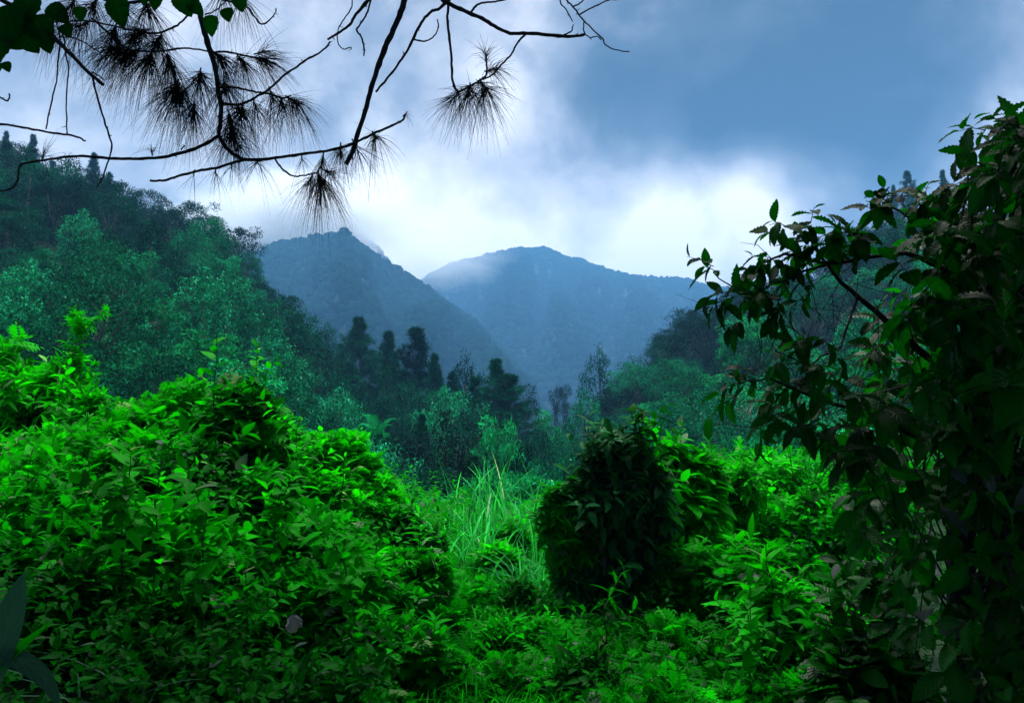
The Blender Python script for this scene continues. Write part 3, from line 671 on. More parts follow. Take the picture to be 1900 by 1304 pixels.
LB = [ # left bank, far row first
 ('leafy_bush', 15, 655, 9.0, .9, .9, 300, LACE, 0.203, 'bright', 'bright lacy-leaved bush at the left edge of the photo, below the forest', dict(leaves=7)),
 ('leafy_bush', 95, 640, 8.6, .75, .9, 260, SLIM, 0.203, 'bright', 'bright narrow-leaved bush at the foot of the tall star-leaved herb', dict(leaves=8)),
 ('leafy_bush', 245, 700, 8.4, .85, .8, 300, OVATE2, 0.135, 'bright', 'bright green bush between the star-leaved herb and the big-leaved sapling', dict()),
 ('leafy_bush', 340, 680, 8.0, .8, .8, 280, OVATE, 0.149, 'bright', 'bright oval-leaved bush left of the big-leaved sapling', dict()),
 ('leafy_bush', 450, 690, 7.6, .62, .8, 240, OVATE, 0.203, 'lush', 'upright bush of larger oval leaves, right of the big-leaved sapling', dict()),
 ('leafy_bush', 560, 770, 7.8, .68, .75, 300, OVATE2, 0.135, 'bright', 'bright bush on the shoulder of the bank below the upright bush', dict()),
 ('leafy_bush', 645, 805, 7.9, .55, .75, 260, LACE, 0.176, 'bright', 'light green ferny bush at the outer shoulder of the left bank', dict(leaves=7)),
 ('leafy_bush', 705, 885, 7.7, .45, .6, 200, OVATE2, 0.121, 'bright', 'small bright bush stepping down towards the valley', dict()),
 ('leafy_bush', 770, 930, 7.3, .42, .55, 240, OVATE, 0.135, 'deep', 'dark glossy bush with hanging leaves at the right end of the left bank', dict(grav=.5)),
 ('leafy_bush', 60, 760, 7.2, .9, .7, 330, OVATE2, 0.135, 'bright', 'low bright small-leaved bush below the lacy bush at the left edge', dict()),
 ('leafy_bush', 200, 790, 7.0, .8, .6, 320, LACE, 0.189, 'bright', 'bright lacy bush in the middle of the upper left bank', dict(leaves=7)),
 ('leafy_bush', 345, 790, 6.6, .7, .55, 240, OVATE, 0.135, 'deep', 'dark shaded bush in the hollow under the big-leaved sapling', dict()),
 ('leafy_bush', 480, 850, 6.6, .65, .6, 280, OVATE, 0.149, 'lush', 'green oval-leaved bush in the centre of the left bank', dict()),
 ('leafy_bush', 620, 910, 6.6, .6, .6, 300, OVATE2, 0.121, 'lush', 'bright leafy bush on the right face of the left bank', dict(T2=LACE, size2=.14)),
 ('leafy_bush', 700, 985, 6.3, .5, .5, 240, OVATE2, 0.121, 'lush', 'mid-green bush under the dark glossy bush', dict()),
 ('leafy_bush', 780, 1040, 6.3, .38, .4, 190, LACE, 0.162, 'lush', 'lacy green bush beside the grass path', dict(leaves=7)),
 ('leafy_bush', 120, 905, 5.6, .75, .55, 300, OVATE, 0.162, 'lush', 'broad-leaved green bush low on the far left of the bank', dict()),
 ('leafy_bush', 290, 905, 5.4, .6, .5, 240, OVATE, 0.176, 'bright', 'bush of large bright overlapping leaves in the lower left bank', dict()),
 ('leafy_bush', 430, 985, 5.2, .55, .45, 240, OVATE2, 0.135, 'lush', 'mixed green bush above the dark hollow of the left bank', dict(T2=LACE, size2=.14)),
 ('leafy_bush', 560, 1010, 5.2, .5, .45, 240, LACE, 0.162, 'lush', 'lacy green bush right of the dark hollow', dict(leaves=7)),
 ('leafy_bush', 690, 1090, 4.9, .45, .4, 230, OVATE2, 0.121, 'lush', 'green bush at the lower right corner of the left bank', dict(T2=LACE, size2=.13)),
 ('leafy_bush', 800, 1150, 5.0, .3, .3, 150, OVATE2, 0.108, 'lush', 'small green bush leaning over the left side of the path', dict()),
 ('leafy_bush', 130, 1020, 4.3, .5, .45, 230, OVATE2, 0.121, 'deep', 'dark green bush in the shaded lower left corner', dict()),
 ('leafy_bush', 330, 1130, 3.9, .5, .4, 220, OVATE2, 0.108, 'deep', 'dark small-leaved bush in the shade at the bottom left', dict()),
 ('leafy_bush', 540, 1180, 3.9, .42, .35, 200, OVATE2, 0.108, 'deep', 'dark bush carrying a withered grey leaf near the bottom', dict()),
 ('leafy_bush', 690, 1235, 3.9, .35, .3, 180, OVATE2, 0.095, 'lush', 'low green bush at the bottom beside the path', dict()),
]
for nm, px, py, Y, w, h, n, T, s, mt, lab, kw in LB: shrub_px(nm, px, py, Y, w, h, n, T, s, mt, lab, **kw)

def herb(name, px, py, Y, T, size, mat, label, nwh=8, per=5, H=None, lean=(0, 0), theta=75, grav=.15, wr=.008, cat='plant', branches=0):
    """upright stalk with leaves along it, its tip at (px, py)"""
    p = at(px, py, Y); g = gz(p[0] - lean[0], p[1]); base = np.array((p[0] - lean[0], p[1] - lean[1], g)); H = H or p[2] - g
    root = empty(name, tuple(base)); tag(root, label, cat); lb, sb = MB(), MB()
    path = limb_path(base, p, .04, 8) - base; sb.tube(path, np.linspace(wr, wr * .4, 8), 5)
    d = norm(p - base); L = np.linalg.norm(p - base); st = L * .62
    spray(lb, T, (base + d * (L - st) - base)[None], d[None], st, nwh * per, size, theta, grav, .3)
    for k in range(branches):
        q = path[rng.integers(3, 7)]; dd = norm(np.array((*ru(2), .9))); LL = rng.uniform(.25, .5)
        spray(lb, T, q[None], dd[None], LL, 14, size * .85, theta, grav, .3, stem=sb, wr=.004)
    lb.build('foliage', M[mat], root); sb.build('stem', M['stem'], root)
    return root
herb('tall_herb', 150, 562, 8.6, PALMATE, .16, 'bright', 'tall bright herb with star-shaped leaves standing above the left bank', 9, 5, branches=16)
herb('sapling', 398, 612, 6.6, OVATE, .21, 'lush', 'upright sapling with big toothed leaves rising from the left bank', 4, 4, theta=70, branches=3)
herb('tall_herb', 300, 850, 4.8, OVATE, .16, 'bright', 'tall herb with broad overlapping leaves standing in front of the left bank', 4, 4, branches=2)
herb('tall_herb', 475, 660, 7.4, OVATE, .15, 'bright', 'thin-stemmed herb with bright leaves at the top of the upright bush', 4, 4, branches=3)

for px, py, Y, T_, sz_, mt, lab in [
 (60, 835, 5.6, OVATE, .17, 'bright', 'broad-leaved herb on the far left, above the shaded corner'), (165, 760, 6.4, PALMATE, .15, 'bright', 'star-leaved herb in front of the lacy bush of the left bank'),
 (235, 880, 4.7, OVATE, .17, 'bright', 'herb with hand-sized leaves left of the tall broad-leaved one'), (375, 905, 4.6, OVATE, .16, 'lush', 'herb with hand-sized leaves right of the tall broad-leaved one'),
 (560, 760, 7.0, OVATE, .16, 'bright', 'herb with bright oval leaves topping the shoulder of the left bank'), (520, 900, 5.3, OVATE, .17, 'bright', 'large-leaved herb in the middle of the right face of the left bank'),
 (640, 1000, 4.9, BIG, .17, 'lush', 'herb with toothed leaves overhanging the right side of the left bank'), (700, 1010, 5.2, PALMATE, .15, 'bright', 'star-leaved herb at the right side of the left bank, near the path'),
 (455, 1060, 4.2, OVATE, .12, 'lush', 'small herb standing in the dark hollow of the left bank'), (780, 990, 6.4, SLIM, .2, 'bright', 'slender-leaved herb at the right end of the left bank'),
 (640, 830, 7.2, SLIM, .18, 'bright', 'slender-leaved herb on the outer edge of the left bank'), (120, 690, 7.6, OVATE, .16, 'bright', 'bright oval-leaved herb just below the tall star-leaved herb'),
 (1255, 800, 7.6, OVATE, .17, 'lush', 'pale-leaved shoot on top of the creeper-covered bush'), (1500, 905, 6.4, OVATE, .16, 'lush', 'broad-leaved herb under the leaning branches'),
 (1420, 1010, 5.2, SLIM, .22, 'bright', 'herb with long bright leaves in the right middle'), (1550, 1090, 4.2, BIG, .2, 'bigleaf', 'herb with big toothed leaves beside the right tree'),
 (1390, 1130, 4.4, OVATE, .13, 'lush', 'small herb at the front of the right undergrowth'), (1120, 1110, 5.4, SLIM, .15, 'lush', 'narrow-leaved herb at the foot of the dark shrub')]:
    herb('tall_herb', px, py, Y, T_, sz_, mt, lab, 4, 4, branches=4, theta=68)

# centre and right shrubs
shrub_px('dark_leaved_shrub', 1138, 770, 7.0, .45, .88, 760, leaf_T(10, 4, .36, .8, 1.0, .2, .4, .06), .19, 'dusky', 'dense dark shrub with drooping glossy and brownish leaves in the middle of the clearing', grav=.5, low=-.9, leaves=7, wood='bark', nst=16, L=.30, sq=.8, jit=.7, lumpy=.5, lobes=[(-.35, 0, .5), (.4, 0, .62), (.05, .2, .72), (-.62, 0, .12), (.66, 0, .2), (.1, -.4, .25), (-.4, .1, -.3), (.45, 0, -.3), (0, 0, -.65), (-.75, -.2, -.55), (.8, .1, -.05), (.15, .1, .15)])
herb('sapling', 1180, 752, 6.8, OVATE, .17, 'deep', 'dark leafy shoot sticking out of the top of the dark shrub', 4, 4, branches=7)
herb('sapling', 1088, 772, 6.8, leaf_T(10, 4, .36, .8, 1.0, .2, .4, .06), .18, 'dusky', 'dark leafy shoot leaning out of the left shoulder of the dark shrub', 4, 4, branches=6)
herb('sapling', 1228, 778, 6.9, OVATE, .17, 'lush', 'green leafy shoot at the right shoulder of the dark shrub', 4, 4, branches=7)
shrub_px('leafy_bush', 1058, 830, 7.0, .28, .8, 260, OVATE, .13, 'lush', 'bright leafy creeper bush clinging to the left side of the dark shrub', grav=.4, low=-.9)
shrub_px('creeper_bush', 1270, 785, 7.5, .40, .85, 460, OVATE, .16, 'bright', 'bright creeper-covered bush with pale leaves at its top, right of the dark shrub', grav=.5, low=-.9)
shrub_px('creeper_bush', 1350, 818, 8.0, .50, .85, 430, SLIM, .17, 'bright', 'glowing bright bush of drooping slender leaves', grav=.6, low=-.8)
shrub_px('creeper_bush', 1300, 960, 7.0, .55, .6, 360, OVATE, .13, 'bright', 'bush hung with pale-edged leaves below the glowing bush', grav=.5, low=-.9)
RB = [
 ('leafy_bush', 1440, 905, 8.6, .6, .6, 260, OVATE2, 0.143, 'bright', 'bright bush behind, right of the glowing bush', dict()),
 ('leafy_bush', 893, 1062, 7.4, .26, .26, 130, LACE, .11, 'lush', 'small lacy bush crowding the left edge of the path', dict(leaves=7)),
 ('leafy_bush', 925, 1130, 5.9, .22, .2, 110, OVATE2, .07, 'lush', 'tiny bush standing on the path in front of the dark low bush', dict()),
 ('leafy_bush', 985, 1190, 5.0, .28, .22, 140, LACE, .10, 'lush', 'lacy little bush leaning over the right edge of the path', dict(leaves=7)),
 ('leafy_bush', 868, 955, 12.5, .5, .6, 200, SLIM, .16, 'bright', 'slender-leaved bush at the left of the tall grass', dict()),
 ('leafy_bush', 950, 940, 10.2, .4, .5, 180, OVATE, .13, 'lush', 'oval-leaved bush standing among the tall grass', dict()),
 ('leafy_bush', 1420, 835, 11.5, 1.0, 1.1, 320, OVATE, .19, 'bright', 'tall bright bush behind the glowing bush, at the edge of the clearing', dict()),
 ('leafy_bush', 1530, 838, 12.0, 1.1, 1.1, 320, OVATE, .19, 'lush', 'broad green bush in the back row below the leaning branches', dict()),
 ('leafy_bush', 1620, 880, 10.5, .9, .9, 260, OVATE, .17, 'lush', 'green bush in the back row half hidden by the big right tree', dict()),
 ('leafy_bush', 1300, 840, 11.0, .9, 1.1, 300, SLIM, .20, 'bright', 'slender-leaved bush in the back row behind the creeper-covered bush', dict()),
 ('leafy_bush', 985, 905, 13.5, .7, .9, 240, LACE, .18, 'bright', 'light green lacy bush directly behind the tall grass', dict(leaves=7)),
 ('leafy_bush', 905, 925, 15.0, .8, .9, 240, OVATE, .18, 'lush', 'green bush at the far end of the path', dict()),
 ('leafy_bush', 1050, 930, 11.0, .5, .8, 220, OVATE, .15, 'lush', 'green bush hidden between the grass and the dark shrub', dict()),
 ('leafy_bush', 1530, 900, 8.0, .6, .6, 260, OVATE, 0.156, 'lush', 'green layered bush under the leaning branches', dict()),
 ('leafy_bush', 1440, 985, 6.6, .6, .5, 300, OVATE, 0.143, 'lush', 'green bush of broad layered leaves in the right middle', dict(grav=.4)),
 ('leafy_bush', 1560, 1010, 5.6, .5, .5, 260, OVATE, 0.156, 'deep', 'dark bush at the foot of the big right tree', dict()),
 ('leafy_bush', 1480, 1075, 5.2, .42, .35, 200, SLIM, 0.221, 'bright', 'low bush of long bright leaves right of the centre', dict(grav=.4)),
 ('leafy_bush', 1330, 1150, 5.4, .5, .35, 300, LACE, 0.156, 'lush', 'low ferny bush in front of the clearing shrubs', dict(leaves=7)),
 ('leafy_bush', 1210, 1190, 5.0, .45, .3, 260, OVATE2, 0.104, 'lush', 'low green bush right of the path', dict()),
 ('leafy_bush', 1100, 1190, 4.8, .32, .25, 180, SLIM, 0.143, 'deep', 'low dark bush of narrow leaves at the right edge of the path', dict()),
 ('leafy_bush', 1440, 1200, 4.2, .45, .3, 240, OVATE2, 0.104, 'lush', 'small-leaved bush at the bottom right, left of the big leaves', dict()),
 ('leafy_bush', 1600, 1160, 3.9, .4, .35, 150, BIG, .17, 'bigleaf', 'low plant with big toothed leaves at the foot of the right tree', dict(leaves=6)),
 ('leafy_bush', 1250, 1250, 3.9, .4, .22, 220, LACE, 0.130, 'lush', 'ferny low bush at the bottom edge right of the path', dict(leaves=7)),
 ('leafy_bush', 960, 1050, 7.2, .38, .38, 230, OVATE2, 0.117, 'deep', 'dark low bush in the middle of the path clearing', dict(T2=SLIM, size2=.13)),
 ('leafy_bush', 1000, 1120, 6.0, .35, .25, 180, OVATE2, 0.104, 'lush', 'low leafy bush at the bend of the path', dict()),
 ('leafy_bush', 930, 985, 9.0, .35, .4, 200, OVATE2, 0.130, 'bright', 'bright low bush at the foot of the tall grass', dict()),
 ('leafy_bush', 870, 1010, 10.5, .4, .4, 200, LACE, 0.156, 'bright', 'bright ferny bush left of the tall grass', dict(leaves=7)),
]
for nm, px, py, Y, w, h, n, T, s, mt, lab, kw in RB: shrub_px(nm, px, py, Y, w, h, n, T, s, mt, lab, **kw)

# grass: long arching blades
def blades(b, P, H, lean, width, n=7, dirs=None, tn=None):
    """arched ribbons rooted at P, H long"""
    m = len(P); a = rng.uniform(0, 2 * pi, m); d = np.stack([np.cos(a), np.sin(a), np.zeros(m)], -1) if dirs is None else dirs
    t = np.linspace(0, 1, n)[None, :, None]; H = np.broadcast_to(H, (m,))[:, None, None]; ln = (lean * rng.uniform(.3, 1.4, m))[:, None, None]
    C = P[:, None] + UP * H * (t - .45 * ln * t ** 2.4) + d[:, None] * H * ln * (t ** 1.9)
    side = norm(np.cross(d, UP) + .5 * ru(m, 3))[:, None]; w = np.broadcast_to(width, (m,))[:, None, None] * (np.sin(pi * (t * .86 + .12)) ** .7)
    w[:, -1] *= .05
    V = np.stack([C - side * w / 2, C - UP * w * .12, C + side * w / 2], 2).reshape(-1, 3)
    i, j = np.meshgrid(np.arange(n - 1), np.arange(2), indexing='ij'); F = np.stack([i * 3 + j, i * 3 + j + 1, (i + 1) * 3 + j + 1, (i + 1) * 3 + j], -1).reshape(-1, 4)
    tt = rng.random(m) if tn is None else tn  # the palest few are old blades
    b.add(V, (F[None] + (np.arange(m) * 3 * n)[:, None, None]).reshape(-1, 4), None, np.repeat(tt, 3 * n))
def grass_clump(px, Y, n, H, lean, width, label, spread=.3, mat='grass', dirs=None):
    p = at(px, 1000, Y); g = gz(p[0], Y); root = empty('grass_clump', (p[0], Y, g)); tag(root, label, 'grass clump')
    b = MB(); q = rng.normal(size=(n, 2)) * spread * .5; P = np.stack([q[:, 0], q[:, 1], np.zeros(n) - .03], -1)
    blades(b, P, H * rng.uniform(.55, 1.1, n), lean, width * rng.uniform(.6, 1.2, n), 9, dirs); b.build('blades', M[mat], root)
    return root
grass_clump(915, 12.5, 60, 1.5, .5, .028, 'tall clump of long pale-edged grass blades at the end of the path', .55)
grass_clump(975, 11.0, 60, 1.15, .5, .024, 'second tall grass clump, leaning against the dark shrub', .5)
grass_clump(1025, 9.5, 50, 1.25, .45, .024, 'tall grass clump half hidden behind the dark shrub', .4)
grass_clump(875, 9.5, 70, 1.0, .6, .022, 'lower grass clump with pale arching blades left of the tall grass', .35)
grass_clump(985, 8.0, 60, .75, .8, .02, 'small grass clump with arching blades in front of the tall grass', .3)
grass_clump(235, 3.6, 26, .75, .9, .012, 'thin arching grass in the shaded bottom left', .2, 'blade')
grass_clump(640, 3.4, 26, .35, .8, .010, 'short thin grass at the bottom beside the left bank', .2, 'blade')

# undergrowth that nobody could count
def cover(name, label, n, xlo, xhi, ylo, yhi, T, size, mat, hmax, leaves=5, L=.14, cond=None):
    x = rng.uniform(xlo, xhi, n); y = rng.uniform(ylo, yhi, n)
    k = np.abs(x) < y * 1.25 + 2.0
    if cond is not None: k &= cond(x, y)
    x, y = x[k], y[k]; z = ground(x, y); b = MB(); m = len(x)
    P = np.stack([x, y, z + rng.uniform(0, 1, m) * hmax], -1); d = norm(np.array((0, 0, 1.)) + .8 * ru(m, 3))
    spray(b, T, P, d, L * rng.uniform(.6, 1.4, m), leaves, size, 65, .2, .4, tn=np.clip(.5 + .7 * fbm(x * .8, y * .8, 2, 4), 0, 1))
    return tag(b.build(name, M[mat]), label, kind='stuff')
pathx = lambda y: -.30 + .0 * y
onpath = lambda x, y: np.abs(x - pathx(y)) < .55
cover('ground_cover', 'dense small-leaved herbs covering the shaded near part of the left bank', 2200, -5, -.6, 1.6, 4.6, OVATE2, .075, 'deep', .45)  # darker leaf colour than the herbs behind: shade painted into the near bank
cover('ground_cover', 'dense herbs between the bushes of the left bank', 3800, -9, -.6, 4.6, 13, OVATE2, .09, 'lush', .8)
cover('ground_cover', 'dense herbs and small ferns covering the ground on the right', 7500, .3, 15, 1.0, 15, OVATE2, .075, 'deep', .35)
cover('ground_cover', 'fresh lacy herbs along both sides of the path', 1500, -1.3, 1.3, 2.5, 13, LACE, .10, 'lush', .16, 4, cond=lambda x, y: ~onpath(x, y))
cover('ground_cover', 'bushy green plants filling the dip beyond the path on the right', 4600, 2.2, 24, 11, 27, OVATE2, .20, 'lush', 1.1, 6, .3)
cover('ground_cover', 'low fresh plants in the dip behind the tall grass', 1300, -14, 2.2, 13, 24, OVATE2, .16, 'lush', .4, 6, .25)
b = MB(); n = 22000
x = rng.uniform(-1.1, 1.0, n); y = rng.uniform(2.2, 14, n); P = np.stack([x, y, ground(x, y)], -1)
blades(b, P, rng.uniform(.08, .28, n), .9, .009, 5, tn=rng.random(n) * .95)
tag(b.build('path_grass', M['lush']), 'short fresh grass carpeting the path between the bushes', kind='stuff')

def fern_plant(px, py, Y, n, L, label, mat='lush'):
    p = at(px, py, Y); g = gz(p[0], Y); root = empty('fern', (p[0], Y, g)); tag(root, label, 'fern'); b = MB()
    a = rng.uniform(0, 2 * pi, n); X = np.stack([np.cos(a), np.sin(a), rng.uniform(.5, 1.6, n)], -1)
    b.inst(FERN, np.zeros((n, 3)), X, np.tile(UP, (n, 1)), L * rng.uniform(.7, 1.1, n), rng.random(n) * .9); b.build('fronds', M[mat], root)
fern_plant(1210, 1200, 4.3, 7, .42, 'small fern with upright fronds right of the path', 'bright')
fern_plant(1070, 1150, 5.6, 8, .5, 'fern with arching fronds at the right edge of the path')
fern_plant(905, 1120, 5.8, 6, .45, 'fern reaching over the path from the left')
fern_plant(1380, 1250, 3.6, 8, .4, 'fern in the bottom right between low bushes')
fern_plant(1075, 1010, 8.2, 7, .6, 'fern between the tall grass and the dark shrub')

# ------------------------------------------------------------------ the big-leaved tree on the right
def right_tree():
    base = at(1790, 1300, 4.4); base[2] = gz(base[0], base[1])
    root = empty('broadleaf_tree', tuple(base)); tag(root, 'dark big-leaved tree filling the right edge, its lower branches leaning left', 'tree')
    tb = MB(); A = lambda px, py, Y: at(px, py, Y) - base
    for pts, r0, r1 in [([A(1790, 1330, 4.4), A(1785, 1150, 4.4), A(1780, 980, 4.4), A(1790, 820, 4.3), A(1810, 600, 4.2), A(1850, 420, 4.1), A(1880, 300, 4.0), A(1905, 235, 4.0)], .085, .010),
                        ([A(1835, 1330, 4.6), A(1840, 1150, 4.6), A(1850, 950, 4.6), A(1880, 750, 4.5), A(1960, 500, 4.4)], .06, .03)]:
        pts = np.array(pts); tb.tube(pts, np.linspace(r0, r1, len(pts)), 8)
    tb.build('trunk', M['bark'], root)
    bb = MB()
    for pts, r0, r1 in [
        ([A(1800, 700, 4.25), A(1720, 660, 4.0), A(1650, 600, 3.8), A(1590, 550, 3.7), A(1540, 500, 3.6), A(1500, 440, 3.6)], .030, .006),
        ([A(1810, 600, 4.2), A(1760, 500, 4.0), A(1690, 468, 3.8), A(1610, 475, 3.7), A(1540, 490, 3.6), A(1450, 470, 3.5), A(1400, 500, 3.5)], .022, .005),
        ([A(1540, 490, 3.6), A(1450, 520, 3.5), A(1380, 550, 3.4), A(1325, 510, 3.4)], .010, .003),
        ([A(1840, 450, 4.1), A(1740, 430, 3.9), A(1680, 400, 3.7), A(1625, 370, 3.6)], .014, .004),
        ([A(1780, 850, 4.3), A(1680, 800, 3.9), A(1600, 760, 3.7), A(1510, 740, 3.5), A(1430, 700, 3.4), A(1370, 710, 3.4)], .020, .004),
        ([A(1590, 550, 3.7), A(1560, 640, 3.6), A(1500, 680, 3.5), A(1440, 650, 3.4)], .010, .003),
        ([A(1890, 280, 4.0), A(1860, 250, 3.9), A(1820, 255, 3.8)], .010, .003)]:
        pts = np.array(pts); t = np.linspace(0, len(pts) - 1, 18); q = np.stack([np.interp(t, range(len(pts)), pts[:, k]) for k in range(3)], -1) + ru(18, 3) * .006
        r0 *= .75; r1 *= .75; br = MB(); br.tube(q, np.linspace(r0, r1, 18), 6); br.build('branch', M['bark'], root)
    # tangle of fine bare twigs
    s = []
    for i in range(150):
        p = at(rng.uniform(1400, 1700), rng.uniform(480, 800), rng.uniform(3.4, 4.0)) - base; d = norm(ru(3) * (1, .6, 1) - (0, 0, .35)); L = rng.uniform(.08, .3)
        q = p + d * L + ru(3) * .02; e = q + norm(d + ru(3) * .7) * L * .7; s += [(p, q, .0022, .0016), (q, e, .0016, .0008)]
    bb.prisms(np.array([a[0] for a in s]), np.array([a[1] for a in s]), np.array([a[2] for a in s]), np.array([a[3] for a in s]))
    bb.build('fine_twigs', M['bark'], root)
    # leaf sprays: single ones along the leaning branches, then the dense body
    lb, sb = MB(), MB(); P, D, L = [], [], []
    for px, py, Y, k in [(1600, 385, 3.6, 2), (1645, 365, 3.6, 2), (1690, 380, 3.7, 3), (1730, 400, 3.8, 3), (1440, 430, 3.5, 3), (1490, 430, 3.55, 3), (1530, 440, 3.6, 3), (1560, 430, 3.6, 2), (1575, 470, 3.6, 3),
                         (1410, 470, 3.5, 3), (1385, 480, 3.5, 2), (1450, 480, 3.5, 3), (1500, 490, 3.6, 3), (1318, 500, 3.4, 2), (1340, 545, 3.4, 2), (1385, 560, 3.4, 3), (1420, 560, 3.4, 3), (1345, 590, 3.4, 1), (1470, 540, 3.5, 2),
                         (1465, 640, 3.45, 3), (1500, 620, 3.5, 2), (1420, 660, 3.4, 2), (1460, 720, 3.45, 3), (1500, 700, 3.5, 3), (1380, 705, 3.4, 3), (1350, 725, 3.4, 2), (1430, 760, 3.45, 3), (1470, 790, 3.45, 3), (1510, 800, 3.5, 2),
                         (1540, 700, 3.55, 3), (1600, 800, 3.6, 3), (1560, 840, 3.6, 3), (1400, 780, 3.4, 1)]:
        for _ in range(k + (px > 1500)):
            P.append(at(px + 22 + rng.normal() * 10, py + rng.normal() * 9, Y + rng.normal() * .05) - base); D.append(norm(np.array((-.6, -.1, .15)) + .8 * ru(3))); L.append(rng.uniform(.08, .16))
    n1 = len(P); left = [(225, 1850), (340, 1780), (420, 1740), (520, 1690), (620, 1640), (760, 1590), (860, 1570), (950, 1590), (1050, 1620), (1200, 1660), (1310, 1640)]
    ys, xs = zip(*left)
    spray(lb, BIG, np.array(P), np.array(D), np.array(L), 5, .115, 62, .45, .5, None, sb, .0025)
    P, D, L, S = [], [], [], []
    for i in range(760):
        py = rng.uniform(225, 1310); x0 = np.interp(py, ys, xs) + rng.normal() * 16; px = x0 + (2060 - x0) * rng.random() ** .9
        if 1730 < px < 1860 and 900 < py and rng.random() < .75: continue
        Y = rng.uniform(3.3, 5.2) - .5 * (px - 1600) / 400 * rng.random()
        P.append(at(px, py, Y) - base); D.append(norm(np.array((-.45, -.45, .1)) + .9 * ru(3))); L.append(rng.uniform(.12, .26)); S.append(rng.uniform(.12, .19))
    spray(lb, BIG, np.array(P), np.array(D), np.array(L), 6, np.array(S), 62, .5, .5, None, sb, .003)
    C0 = np.array([A(1800, min(max(q, 250), 1200), 4.25) for q in rng.uniform(300, 1200, 160)]); idx = rng.integers(0, len(P), 160)
    sb.prisms(C0, np.array(P)[idx], .007, .003)
    lb.build('foliage', M['bigleaf'], root); sb.build('twigs', M['bark'], root)
right_tree()

# ------------------------------------------------------------------ pine leaning over the viewpoint
def smooth_path(pts, n=None):
    pts = np.asarray(pts, float); t = np.linspace(0, len(pts) - 1, n or len(pts) * 4); i = np.clip(t.astype(int), 0, len(pts) - 2); f = (t - i)[:, None]
    g = np.gradient(pts, axis=0); a, b2 = pts[i], pts[i + 1]; m0, m1 = g[i], g[i + 1]
    return (2 * f ** 3 - 3 * f ** 2 + 1) * a + (f ** 3 - 2 * f ** 2 + f) * m0 + (-2 * f ** 3 + 3 * f ** 2) * b2 + (f ** 3 - f ** 2) * m1
def twig_obj(name, pts, w0, w1, Y, parent, base, Y1=None, mat='bark', sides=6, knots=True):
    """w in photo pixels -> metres at distance Y"""
    n = len(pts); Ys = np.linspace(Y, Y1 or Y, n); P = np.array([at(x, y, q) for (x, y), q in zip(pts, Ys)]) - base
    q = smooth_path(P); m = len(q); r = np.linspace(w0, w1, m) / F_PX * Y / 2
    r = r * (1 + .12 * np.abs(rng.normal(size=m)))
    q = q + ru(m, 3) * .0016
    b = MB(); b.tube(q, r, sides)
    if knots:
        k = rng.integers(2, m - 1, max(1, m // 7)); d = norm(ru(len(k), 3)); b.prisms(q[k], q[k] + d * rng.uniform(.008, .02, len(k))[:, None], r[k] * .6, r[k] * .35)
    o = b.build(name, M[mat], parent)
    return o, q
def tuft(b, sb, p, d, n, L, spread=1.35, droop=.5, r=.00105):
    """bundle of long thin needles fanning from a short shoot"""
    d = norm(np.asarray(d, float)); sl = .05 if n > 30 else .018
    sb.tube(np.stack([p - d * .01, p + d * sl * .5, p + d * sl]), [.0035, .003, .002], 5)
    spread *= rng.uniform(.6, 1.1); droop *= rng.uniform(.8, 1.9)
    t = rng.random(n)[:, None]; P = p + d * (t * sl)
    X = norm(d * .8 + spread * .75 * norm(rng.normal(size=(n, 3))) - UP * .1); Ls = L * rng.uniform(.6, 1.15, n)
    k = 5; tt = np.linspace(0, 1, k); dr = droop * rng.uniform(.2, 1.3, n)
    C = P[:, None] + X[:, None] * (Ls[:, None] * tt)[..., None]; C[..., 2] -= (Ls * dr)[:, None] * tt ** 2
    C += (norm(ru(n, 3)) * (Ls * .10)[:, None])[:, None] * (tt ** 2)[None, :, None]
    e1 = norm(np.cross(X, norm(ru(n, 3)))); e2 = np.cross(X, e1); V = []
    for q in range(3):
        a = q * 2 * pi / 3; V.append(C + (r * (1.05 - .75 * tt))[None, :, None] * (cos(a) * e1 + sin(a) * e2)[:, None])
    V = np.stack(V, 2).reshape(-1, 3); i, j = np.meshgrid(np.arange(k - 1), np.arange(3), indexing='ij'); j2 = (j + 1) % 3
    F = np.stack([i * 3 + j, i * 3 + j2, (i + 1) * 3 + j2, (i + 1) * 3 + j], -1).reshape(-1, 4)
    b.add(V, (F[None] + (np.arange(n) * 3 * k)[:, None, None]).reshape(-1, 4), None, np.repeat(rng.random(n) * .9, 3 * k))
YB = 3.3
